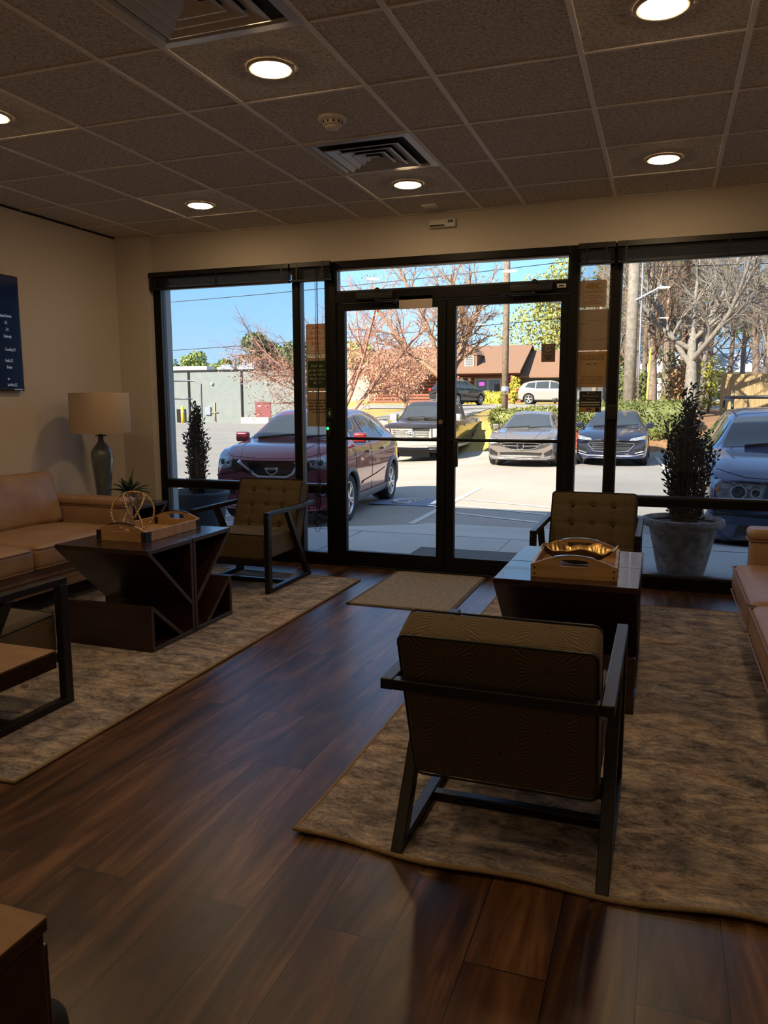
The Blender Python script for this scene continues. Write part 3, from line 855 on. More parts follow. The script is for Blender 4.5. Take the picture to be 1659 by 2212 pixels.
# ================================================================ ARMCHAIRS
def make_chair(label):
    t = thing('armchair', label, 'armchair', (0,0,0), 0, 'starburst upholstered armchairs with dark open frames')
    F = M['frame']
    for s in (-1, 1):
        a, b = (s*.272, s*.308) if s > 0 else (s*.308, s*.272)
        m = MB(); m.box(a, b, .283, .33, 0, .532); m.build('front_leg', F, t, bevel=.003)
        m = MB(); m.box(a, b, -.43, .33, .53, .562); m.build('armrest', F, t, bevel=.004)
        m = MB()
        m.prism([(.035,.531),(-.010,.531),(-.350,.0),(-.295,.0)], lambda p,q,c: (c,p,q), a, b)
        m.build('rear_leg', F, t, bevel=.003)
        m = MB(); m.box(a, b, -.30, .285, 0, .032); m.build('floor_runner', F, t, bevel=.003)
    m = MB(); m.box(-.272, .272, -.43, -.396, .531, .561); m.build('back_rail', F, t, bevel=.003)
    for y0, y1, z0, z1 in ((.286,.318,.185,.222),(-.205,-.165,.195,.245)): m = MB(); m.box(-.272, .272, y0, y1, z0, z1); m.build('seat_rail', F, t, bevel=.003)
    m = MB(); m.box(-.272, .272, -.015, .02, .0, .030); m.build('stretcher', F, t, bevel=.003)
    # seat
    def sd(x, y, z, h):
        k = (1-(x/h[0])**2)*(1-(y/h[1])**2)
        return (0, 0, (.022*k + .012*(y/h[1])) if z > 0 else 0)
    m = MB(); m.rbox((0,.068,.308), (.525,.475,.170), .022, (14,14,2), sd)
    m.build('seat_cushion', M['fabric'], t, weld=True, uv=True)
    m = MB()
    pts = []
    for x, y in [(-.25+.5*k/12, .303) for k in range(13)] + [(.2605, .29-.43*k/10) for k in range(11)]:
        pts.append((x, y, .384+.012*((y-.068)/.2375)+.004))
    m.tube(pts, .0035, 6); m.build('seat_piping', M['frame'], t)
    # back: slab tilted 20 degrees
    T = Matrix.Translation((0,-.275,.467)) @ Matrix.Rotation(radians(20),4,'X')
    bx = (-.128, 0, .128); bz = (-.10, .045, .165)
    def bd(x, y, z, h):
        if y < h[1]*.9: return (0, -.006*(1-(x/h[0])**2)*(1-(z/h[2])**2) if y < -h[1]*.9 else 0, 0)
        d = .020*(1-(x/h[0])**4)*(1-(z/h[2])**4)
        for q in (-.128, .128): d -= .009*exp(-((x-q)/.010)**2)
        for q in bz: d -= .004*exp(-((z-q)/.010)**2)
        for p in bx:
            for q in bz: d -= .016*exp(-((x-p)**2+(z-q)**2)/.016**2)
        return (0, d, 0)
    m = MB(); m.rbox((0,0,0), (.53,.125,.51), .020, (42,2,40), bd, T)
    m.build('back_cushion', M['fabric'], t, weld=True, uv=True)
    for p in bx:
        for q in bz:
            m = MB(); m.lathe([(.0105,0),(.0105,.004),(.006,.0085),(0,.0095)], 12, M=T @ Matrix.Translation((p, .0655, q)) @ Matrix.Rotation(-pi/2,4,'X'))
            m.build('button', M['fabric'], t)
    m = MB()
    for yy in (.060, -.060):
        pts = []
        hw, hz, r = .258, .248, .018
        for cx, cz, a0 in ((hw-r,hz-r,0),(-hw+r,hz-r,90),(-hw+r,-hz+r,180),(hw-r,-hz+r,270)):
            for k in range(5):
                a = radians(a0+22.5*k); pts.append(T @ Vector((cx+(r+.005)*cos(a), yy, cz+(r+.005)*sin(a))))
        m.tube(pts, .0035, 6, closed=True)
    m.build('back_piping', M['frame'], t)
    return t
ch = make_chair('starburst patterned armchair seen from behind in the right foreground')
ch.location = (-.388, 2.34, .012)
copy_thing(ch, 'starburst patterned armchair facing the viewer beyond the right coffee table', (-.397, 4.815, .012), pi)
copy_thing(ch, 'armchair facing the viewer by the left window, beside the left sidelight', (-2.795, 4.955, .012), pi)
copy_thing(ch, 'armchair cut off by the left edge, in front of the left coffee table', (-2.702, 2.30, .012), 0)

# ================================================================ COFFEE TABLES (pairs of nesting units)
def make_unit(label, name='coffee_table', cat='table', L=.60, group=None):
    """long in x, tall panel at y=+.20, open slanted side towards -y"""
    t = thing(name, label, cat, (0,0,0), 0, group)
    E_ = M['espresso']; h = L/2; tk = .024
    m = MB(); m.box(-h, h, -.205, .2, .521, .545); m.build('top', E_, t, bevel=.002)
    m = MB(); m.box(-h, h, .2-tk, .2, .0, .521); m.build('tall_panel', E_, t, bevel=.002)
    m = MB(); m.box(-h, h, -.2, .2-tk, 0, tk); m.build('base_panel', E_, t, bevel=.002)
    m = MB(); m.box(-h, h, -.2, -.2+tk, tk, .245); m.build('low_panel', E_, t, bevel=.002)
    m = MB(); m.prism([(-.200,.521),(-.172,.521),(.176,.165),(.176,.192)][::1], lambda p,q,c:(c,p,q), -h, h)
    m = MB(); m.prism([(-.202,.521),(-.170,.521),(.176,.195),(.176,.165)], lambda p,q,c:(c,p,q), -h+.001, h-.001); m.build('slanted_panel', E_, t, bevel=.0015)
    m = MB(); m.prism([(-.176,.243),(-.176,.212),(.055,.024),(.088,.024)], lambda p,q,c:(c,p,q), -h+.001, h-.001); m.build('slanted_shelf', E_, t, bevel=.0015)
    for x0, x1 in ((-h-.0015, -h), (h, h+.0015)):
        m = MB(); m.box(x0, x1, -.203, .198, .523, .543); m.box(x0, x1, .2-tk+.002, .198, .002, .52); m.box(x0, x1, -.198, .174, .002, tk-.002); m.box(x0, x1, -.198, -.2+tk-.002, tk, .243)
        m.prism([(-.198,.519),(-.172,.519),(.174,.193),(.174,.169)], lambda p,q,c:(c,p,q), x0, x1)
        m.prism([(-.174,.240),(-.174,.215),(.058,.026),(.084,.026)], lambda p,q,c:(c,p,q), x0, x1)
        m.build('edge_banding', M['edge'], t)
    return t
G3 = 'nesting wooden units forming the coffee tables'
u = make_unit('nearer half of the left dark wood coffee table, with slanted panels', group=G3)
u.location = (-2.775, 3.503, .012)
copy_thing(u, 'farther half of the left dark wood coffee table, beside the window armchair', (-2.775, 3.910, .012), pi)
copy_thing(u, 'nearer half of the right dark wood coffee table, behind the foreground armchair', (-.367, 3.483, .012), 0)
copy_thing(u, 'farther half of the right dark wood coffee table, in front of the facing armchair', (-.367, 3.890, .012), pi)
e1 = make_unit('dark wood end table in the left corner under the lamp', 'end_table', 'table', .62, 'dark wood end tables beside the sofas')
e1.location = (-3.93, 4.895, .012); e1.rotation_euler = (0,0,pi)
copy_thing(e1, 'dark wood end table behind the arm of the right sofa', (.86, 4.895, .012), pi)

# ================================================================ TRAYS AND ORNAMENTS
def make_tray(label, L, W, hw_mat):
    """long in y; arched ends with hand slots at +-y"""
    t = thing('serving_tray', label, 'tray', (0,0,0), 0, 'arched wooden serving trays on the coffee tables')
    Wd = M['tan_tray']; h, w = L/2, W/2
    m = MB(); m.box(-w+.008, w-.008, -h+.008, h-.008, .004, .014); m.build('bottom', Wd, t)
    for s in (-1, 1):
        m = MB(); m.box(s*w-.0065, s*w+.0065, -h+.012, h-.012, 0, .058); m.build('side_panel', Wd, t, bevel=.002)
    for s in (-1, 1):
        m = MB(); n = 24
        def arch(x): return .058+.042*(1-(x/w)**2)
        y0, y1 = s*h-.0075, s*h+.0075
        xs = [-w-.006+(2*w+.012)*k/n for k in range(n+1)]
        slot = .058
        for a, b in zip(xs[:-1], xs[1:]):
            mid = (a+b)/2
            za, zb = arch(max(-w,min(w,a))), arch(max(-w,min(w,b)))
            parts = [(0, 0, za, zb)] if abs(mid) > slot else [(0,0,.052,.052), (za-.016, zb-.016, za, zb)]
            for p0, p1, q0, q1 in parts:
                m.add([(a,y0,p0),(b,y0,p1),(b,y1,p1),(a,y1,p0),(a,y0,q0),(b,y0,q1),(b,y1,q1),(a,y1,q0)],
                      [(0,3,2,1),(4,5,6,7),(0,1,5,4),(1,2,6,5),(2,3,7,6),(3,0,4,7)])
        m.build('arched_end', Wd, t)
        m = MB(); pts = [(-.085+.17*k/12, s*h, arch(-.085+.17*k/12)+.001) for k in range(13)]
        for p, q in zip(pts[:-1], pts[1:]): m.beam(p, q, .0165, .005)
        m.build('grip', hw_mat, t)
        for sx in (-1, 1):
            m = MB(); x = sx*(w+.006)
            m.box(x-sx*.030 if sx > 0 else x-.0015, x+.0015 if sx > 0 else x+.030, s*h-.009, s*h+.009, .002, .056)
            m.box(min(x,x+sx*.0018), max(x,x+sx*.0018), s*h-s*.040-.0 if s > 0 else s*h-.009, s*h+.009 if s > 0 else s*h+.040, .002, .056)
            c = m.build('corner_bracket', M['iron'] if hw_mat == M['iron'] else M['tan_tray'], t)
            r = MB()
            for z in (.016, .042):
                r.lathe([(.0045,0),(.004,.0025),(0,.0035)], 10, M=Matrix.Translation((x-sx*.014, s*(h+.009), z)) @ Matrix.Rotation(-s*pi/2,4,'X'))
                r.lathe([(.0045,0),(.004,.0025),(0,.0035)], 10, M=Matrix.Translation((x+sx*.0018, s*(h-.016), z)) @ Matrix.Rotation(sx*pi/2,4,'Y'))
            r.build('rivets', M['black'], c)
    return t
tr1 = make_tray('wooden tray with dark grips on the left coffee table, holding the ring ornament', .52, .315, M['iron'])
tr1.location = (-2.795, 3.765, .5575)
tr2 = make_tray('wooden tray with pale metal grips on the right coffee table, holding the gold bowl', .45, .35, M['silver'])
tr2.location = (-.345, 3.60, .5575); tr2.rotation_euler = (0,0,radians(2))
# orb of three twisted rings
t = thing('ring_ornament', 'ornament of three interlocked twisted gold rings in the left tray', 'ornament', (-2.865, 3.70, .5725+.121))
for nv, r in (((.50,-.78,.38),.118),((.80,.45,.40),.114),((.55,.62,-.55),.110)):
    R_ = Vector(nv).to_track_quat('Z','Y').to_matrix().to_4x4()
    m = MB()
    for ph in (0, pi):
        pts = []
        for k in range(120):
            a = 2*pi*k/120; b = a*17+ph
            rr = r+.0030*cos(b)
            pts.append(R_ @ Vector((rr*cos(a), rr*sin(a), .0030*sin(b))))
        m.tube(pts, .0034, 6, closed=True)
    m.build('twisted_ring', M['rope'], t)
# scalloped gold bowl
t = thing('scalloped_bowl', 'gold hammered bowl with a wavy rim in the right tray', 'bowl', (-.345, 3.615, .5722))
def bowl(off):
    def fn(u, v):
        a = 2*pi*v; 
        el = 1+.03*sin(3*a+.5)+.025*sin(7*a)+.018*sin(12*a+1)
        r = u*el
        x = .168*r*cos(a); y = .092*r*sin(a)
        z = .072*r**2.2*(1+.10*sin(5*a+2)+.06*sin(9*a))+off
        d = .0022*sin(70*u)*sin(40*a*max(.25,u)) if off > .003 else 0
        return (x, y, z+.003+d)
    return fn
m = MB(); m.grid(bowl(.004), 44, 160); m.build('hammered_inside', M['gold'], t)
M['bowlout'] = plain('dark_bronze_bowl', (.10,.065,.035), .45, metal=.5)
m = MB(); m.grid(bowl(0), 20, 90); m.build('outer_shell', M['bowlout'], t)
m = MB(); m.tube([Vector(bowl(.002)(1, k/140)) for k in range(140)], .0030, 6, closed=True); m.build('rim', M['gold'], t)

# ================================================================ SOFAS
def make_sofa(label):
    """length 2.07 in x, back at -y, faces +y"""
    t = thing('leather_sofa', label, 'sofa', (0,0,0), 0, 'tan leather sofas along the side walls')
    Lz = M['leather']; hl = 1.035
    m = MB(); m.rbox((0,-.015,.175),(2*hl-.02,.77,.085),.015,(12,6,1)); m.build('lower_rail', Lz, t, weld=True)
    m = MB(); m.rbox((0,-.005,.258),(2*hl-.30,.76,.085),.02,(12,6,1)); m.build('seat_deck', Lz, t, weld=True)
    m = MB()
    for z, y in ((.214,.368),(.136,.368)): m.tube([(-hl+.02,y,z),(hl-.02,y,z)], .0045, 6)
    m.build('rail_welt', M['welt'], t)
    for s in (-1, 1):
        x = s*(hl-.075)
        def ad(px,py,pz,h): return (-s*.006*(1-(py/h[1])**2), 0, 0)
        m = MB(); m.rbox((x,-.01,.375),(.15,.80,.41),.02,(2,8,6),ad); a = m.build('arm', Lz, t, weld=True)
        m = MB(); m.rbox((x,-.005,.605),(.168,.82,.062),.028,(3,8,1)); m.build('arm_cap', Lz, a, weld=True)
        m = MB(); m.tube([(x-s*.079,-.38,.575),(x-s*.079,.385,.575),(x-s*.06,.401,.575),(x+s*.06,.401,.575),(x+s*.079,.385,.575),(x+s*.079,-.38,.575)], .006, 8)
        m.build('arm_welt', M['welt'], a)
    m = MB(); m.rbox((0,-.355,.44),(2*hl-.28,.11,.62),.03,(12,2,6)); m.build('back_frame', Lz, t, weld=True)
    for s in (-1, 1):
        cx = s*.443
        def cd(px,py,pz,h):
            k = max(0,(1-(px/h[0])**2))*max(0,(1-(py/h[1])**2))
            w_ = .004*sin(px*23+s)*sin(py*17)
            if pz > 0: return (0,0,.030*k+w_*k)
            return (0,0,0)
        m = MB(); m.rbox((cx,.115,.375),(.882,.72,.150),.045,(14,12,2),cd); c = m.build('seat_cushion', Lz, t, weld=True)
        m = MB()
        for z, o in ((.435,.001),(.318,.001)):
            pts = [(cx+px, .115+.361, z) for px in [-.40+.8*k/10 for k in range(11)]]
            pts = [(cx-.441,.115-.3,z),(cx-.441,.115+.30,z),(cx-.425,.115+.345,z)] + pts + [(cx+.425,.115+.345,z),(cx+.441,.115+.30,z),(cx+.441,.115-.3,z)]
            m.tube(pts, .0045, 6)
        m.build('cushion_welt', M['welt'], c)
        T = Matrix.Translation((cx,-.215,.625)) @ Matrix.Rotation(radians(14),4,'X')
        def bd(px,py,pz,h):
            k = max(0,(1-(px/h[0])**2))*max(0,(1-(pz/h[2])**2))
            return (0,.030*k+.004*sin(px*19+s)*k,0) if py > 0 else (0,0,0)
        m = MB(); m.rbox((0,0,0),(.885,.16,.38),.04,(14,2,10),bd,T); c = m.build('back_cushion', Lz, t, weld=True)
        m = MB(); pts = []
        for px, pz in [(-.43,-.15),(-.43,.15),(-.40,.178)]+[(-.36+.72*k/8,.181) for k in range(9)]+[(.40,.178),(.43,.15),(.43,-.15)]:
            pts.append(T @ Vector((px,.062,pz)))
        m.tube(pts, .0045, 6); m.build('cushion_welt', M['welt'], c)
    for sx in (-1, 1):
        for y in (-.34, .31):
            m = MB(); a = .027
            x = sx*(hl-.07)
            m.add([(x-a*.75,y-a*.75,0),(x+a*.75,y-a*.75,0),(x+a*.75,y+a*.75,0),(x-a*.75,y+a*.75,0),(x-a,y-a,.135),(x+a,y-a,.135),(x+a,y+a,.135),(x-a,y+a,.135)],
                  [(0,3,2,1),(4,5,6,7),(0,1,5,4),(1,2,6,5),(2,3,7,6),(3,0,4,7)])
            m.build('leg', M['frame'], t, bevel=.002)
    return t
so = make_sofa('tan leather sofa against the left wall beneath the screen')
so.location = (-3.955, 3.585, .012); so.rotation_euler = (0,0,-pi/2)
copy_thing(so, 'tan leather sofa cut off by the right edge, on the warm rug', (.855, 3.57, .012), pi/2)

# ================================================================ LAMP AND PLANT
t = thing('table_lamp', 'smoky glass lamp with a wide linen drum shade in the left corner', 'lamp', (-4.035, 4.875, .557))
m = MB(); m.box(-.07,.07,-.07,.07,0,.022); m.build('base', M['clear'], t, bevel=.003)
def fl8(a, z): return 1-.055*abs(sin(a*5))**.6
m = MB(); m.lathe([(.048,.022),(.052,.03),(.058,.10),(.067,.20),(.077,.29),(.082,.345),(.080,.375),(.068,.408),(.045,.438),(.028,.458),(.023,.475),(.022,.500),(.024,.508)], 80, rfun=fl8); m.build('vase_body', M['lampglass'], t)
m = MB(); m.lathe([(.024,.506),(.044,.509),(.044,.514),(.014,.517)], 28); m.build('collar', M['iron'], t)
m = MB(); m.lathe([(.010,.512),(.010,.60),(.014,.605),(.014,.66),(.0,.67)], 16); m.build('socket_stem', M['brass'], t)
m = MB(); m.lathe([(.221,.531),(.222,.534),(.217,.828),(.216,.831),(.214,.831),(.219,.531),(.221,.531)], 64, cap=False); m.build('lamp_shade', M['shade'], t)
m = MB()
for k in range(3):
    a = 2*pi*k/3; m.tube([(.012*cos(a),.012*sin(a),.81),(.215*cos(a),.215*sin(a),.825)], .0022, 6)
m.tube([(0,0,.66),(0,0,.815)], .003, 6); m.build('shade_spider', M['brass'], t)
t = thing('potted_succulent', 'small spiky succulent in a two-tone pot beside the glass lamp', 'plant', (-3.745, 4.80, .557))
m = MB(); m.lathe([(.030,0),(.045,.006),(.055,.030),(.058,.055)], 32); m.build('pot', M['potw'], t)
m = MB(); m.lathe([(.0583,.055),(.059,.095),(.056,.097),(.053,.094),(.052,.086),(0,.086)], 32, cap=False); m.build('pot_rim', M['pott'], t)
rnd = random.Random(5)
m = MB()
for k in range(22):
    a = k*2.399+.3; el = radians(12+62*(k/22)**1.2); L = .155-.035*(k/22)+rnd.uniform(-.012,.012)
    if k == 21: el = radians(80); L = .17; a = .8
    W = .017; rows = []
    for q in range(7):
        s = q/6
        d = L*s; z = .088+d*sin(el)+.02*s-.05*s*s*cos(el); r = .008+d*cos(el)
        w = W*(sin(pi*(.18+.82*(1-s)))**.8)*(1-s*.2) if q < 6 else .0008
        for off, up in ((-w,.004*(1-s)),(0,-.003),(w,.004*(1-s))):
            rows.append((r*cos(a)-off*sin(a), r*sin(a)+off*cos(a), z+up))
    m.add(rows, [(q*3+p, q*3+p+1, q*3+p+4, q*3+p+3) for q in range(6) for p in range(2)], True)
lf = m.build('leaves', M['succulent'], t); sd_ = lf.modifiers.new('thick','SOLIDIFY'); sd_.thickness = .004

# ================================================================ FOREGROUND LEFT PIECES
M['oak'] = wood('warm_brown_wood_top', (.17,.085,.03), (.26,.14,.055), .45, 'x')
t = thing('slab_table', 'thick brown-topped table corner jutting in at the left edge, above the rug', 'table', (-1.72, 1.06, 0))
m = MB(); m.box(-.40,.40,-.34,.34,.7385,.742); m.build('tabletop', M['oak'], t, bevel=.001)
m = MB(); m.box(-.40,.40,-.34,.34,.698,.7384); m.build('shade_band', M['espresso'], t, bevel=.002)  # slab sides in dark veneer: their shade is put into the colour
m = MB(); m.box(-.385,-.20,-.20,.20,.0,.698); m.build('pedestal', M['espresso'], t, bevel=.003)
t = thing('storage_cabinet', 'low dark cabinet with a brown top in the bottom left corner', 'cabinet', (-1.06, .525, 0))
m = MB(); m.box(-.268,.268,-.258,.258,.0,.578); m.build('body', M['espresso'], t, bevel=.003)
m = MB(); m.box(-.272,.272,-.262,.262,.578,.597); m.build('shade_band', M['espresso'], t, bevel=.002)  # dark rim below the cabinet top, shade painted in as on the slab
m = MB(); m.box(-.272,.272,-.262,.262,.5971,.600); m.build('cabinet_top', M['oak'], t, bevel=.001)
m = MB(); m.box(-.262,-.004,.258,.270,.03,.55); m.build('door', M['espresso'], t, bevel=.002)
m = MB(); m.box(.004,.262,.258,.270,.03,.55); m.build('door', M['espresso'], t, bevel=.002)
t = thing('fabric_bag', 'dark fabric bag with pale piping on the floor beside the corner cabinet', 'bag', (-1.065, .93, 0))
M['bagcloth'] = plain('black_bag_cloth', (.012,.010,.011), .8)
m = MB(); m.rbox((0,0,.13),(.24,.15,.26),.06,6, lambda x,y,z,h: (0, .012*sin(x*20)*(1-(z/h[2])**2), .02*sin(x*9))); m.build('bag_body', M['bagcloth'], t, weld=True)
m = MB(); m.tube([(-.115+.23*k/14, .0, .268+.02*sin((-.115+.23*k/14)*9)-.05*abs(-1+k/7)**4) for k in range(15)], .004, 6); m.build('piping', M['silver'], t)
# ================================================================ OUTSIDE GROUND
def sstep(a, b, x):
    t = max(0, min(1, (x-a)/(b-a))); return t*t*(3-2*t)
def lot_z(x, y):
    t = max(0, -x-4.5)
    return -.37 - .68*(1-exp(-t/8)) - .0065*max(0, y-40)*sstep(10, 30, -x)
def bank_f(x, y):
    return sstep(-.52, -.38, x/max(y,1)) * sstep(25.6, 29.0, y)
def ground_z(x, y):
    f = bank_f(x, y)
    return lot_z(x, y)*(1-f) + (.62+.0165*(y-29))*f
xs = [-95+2.5*k for k in range(27)] + [-28+.8*k for k in range(72)]
ys = [5.95+.7*k for k in range(60)] + [48+2.2*k for k in range(46)]
lotm, grm, mul = MB(), MB(), MB()
for i in range(len(xs)-1):
    for j in range(len(ys)-1):
        x0, x1, y0, y1 = xs[i], xs[i+1], ys[j], ys[j+1]
        q = [(x0,y0,ground_z(x0,y0)),(x1,y0,ground_z(x1,y0)),(x1,y1,ground_z(x1,y1)),(x0,y1,ground_z(x0,y1))]
        f = bank_f((x0+x1)/2, (y0+y1)/2)
        r = x0/y0
        tgt = lotm if f < .03 else (mul if (x0 > -3.6*y0/31 and y0 < 60) else grm)
        tgt.add(q, [(0,1,2,3)], True)
lotm.build('parking_lot', M['asphalt'], weld=True, kind='structure')
grm.build('grass_bank', M['grass'], weld=True, kind='structure')
mul.build('leaf_strewn_bank', M['mulch'], weld=True, kind='structure')
# upper drive on the bank
dr = MB()
def drv(u, v):
    y = 45+11.5*v-(3.0*sstep(.62,1,u)); x = -26+34*u
    return (x, y, ground_z(x,y)+.03)
dr.grid(drv, 30, 8); dr.build('upper_drive', M['road'], kind='structure')
dr = MB()
def drv2(u, v):
    y = 27.5+18.5*u; x = -10.6-4.0*u + (3.4+1.5*u)*v
    return (x, y, ground_z(x,y)+.03)
dr.grid(drv2, 24, 4); dr.build('sloping_drive', M['road'], kind='structure')
# sidewalk with ramp
sw = MB()
def apron(u, v):
    y = 7.45+2.85*v; x0 = -3.05-.75*(1-v); x = x0+(1.1-x0)*u
    z = -.014*(1-v)+(lot_z(x,10.3)+.012)*v
    if u < .05: z = min(z, lot_z(x,y)+.012)+0*u
    return (x, y, z)
sw.grid(apron, 20, 8)
sw.box(-24, 13, 5.80, 7.45, -.6, -.014)
sw.box(-24, -3.8, 7.45, 7.6, -.9, -.020); sw.box(1.1, 13, 7.45, 7.6, -.9, -.020)
sw.build('sidewalk', M['concrete'], kind='structure')
jm = MB()
for x in (-2.9,-1.35,.2): jm.box(x-.006,x+.006,5.80,7.45,-.014,-.0125)
jm.box(-6,3,7.44,7.455,-.014,-.0125)
jm.build('sidewalk_joint', M['iron'], kind='structure')
def stripe(name, p, q, w, mt, dz=.006):
    m = MB(); P = Vector((*p,0)); Q = Vector((*q,0)); d = (Q-P).normalized(); n = Vector((-d.y,d.x,0))*w/2
    k = max(2, int((Q-P).length/1.0)); vs = []
    for i in range(k+1):
        c = P+(Q-P)*i/k
        for s in (-1,1):
            v = c+n*s; vs.append((v.x, v.y, max(lot_z(v.x,v.y), ground_z(v.x,v.y))+dz))
    m.add(vs, [(2*i,2*i+1,2*i+3,2*i+2) for i in range(k)])
    return m.build(name, mt, kind='structure')
stripe('parking_line', (-3.25,11.55), (-.9,10.62), .10, M['paint'])
stripe('parking_line', (-3.25,12.35), (-.9,11.42), .10, M['paint'])
stripe('parking_line', (-3.25,13.15), (-.9,12.22), .10, M['paint'])
stripe('parking_line', (-3.25,10.2), (-3.35,15.0), .10, M['paint'])
stripe('parking_line', (-.85,10.3), (-.95,15.0), .10, M['paint'])
stripe('parking_line', (-6.6,9.2), (-6.7,14.5), .10, M['paint'])
for k, x in enumerate((-8.8,-5.2,-2.35,.15,2.7)): stripe('parking_line', (x,19.4), (x-.3,25.0), .10, M['paint'])
stripe('road_line', (-42,44), (-13,37.5), .16, M['paint']); stripe('road_line', (-52,60), (-22,52), .2, M['paint']); stripe('road_line', (-34,33), (-9.5,31), .14, plain('yellow_road_paint', (.55,.40,.09), .8))
hp = MB()
hp.box(-4.55,-3.45,12.0,12.95,lot_z(-4,12.4)-.0,lot_z(-4,12.4)+.012); hp.build('accessible_pad', M['bluepaint'], kind='structure')
hs = MB(); zz = lot_z(-4,12.4)+.014
hs.tube([(-4.0+.26*cos(a*pi/14),12.42+.26*sin(a*pi/14),zz) for a in range(2,24)], .03, 6)
hs.box(-4.03,-3.94,12.42,12.80,zz-.002,zz+.004); hs.box(-4.0,-3.75,12.50,12.57,zz-.002,zz+.004)
hs.build('accessible_symbol', M['paint'], kind='structure')
om = plain('coarse_outdoor_mat', (.085,.08,.075), .95, var=.5, scale=120)
entry_mat('door_mat', 'dark coarse mat on the concrete just outside the double doors', -2.05,-.45,5.90,6.75,-.013, om, plain('mat_rubber', (.05,.05,.05), .9))

# ================================================================ CARS
def pch(keys, s):
    ks = keys
    if s <= ks[0][0]: return ks[0][1]
    if s >= ks[-1][0]: return ks[-1][1]
    for i in range(len(ks)-1):
        if s <= ks[i+1][0]: break
    x0,y0 = ks[i]; x1,y1 = ks[i+1]; h = x1-x0
    def sl(j): return (ks[j+1][1]-ks[j][1])/(ks[j+1][0]-ks[j][0])
    d = sl(i)
    dl = sl(i-1) if i > 0 else d; dr_ = sl(i+1) if i+2 < len(ks) else d
    m0 = 0 if dl*d <= 0 else 2*dl*d/(dl+d); m1 = 0 if dr_*d <= 0 else 2*dr_*d/(dr_+d)
    t = (s-x0)/h; t2 = t*t; t3 = t2*t
    return (2*t3-3*t2+1)*y0+(t3-2*t2+t)*h*m0+(-2*t3+3*t2)*y1+(t3-t2)*h*m1

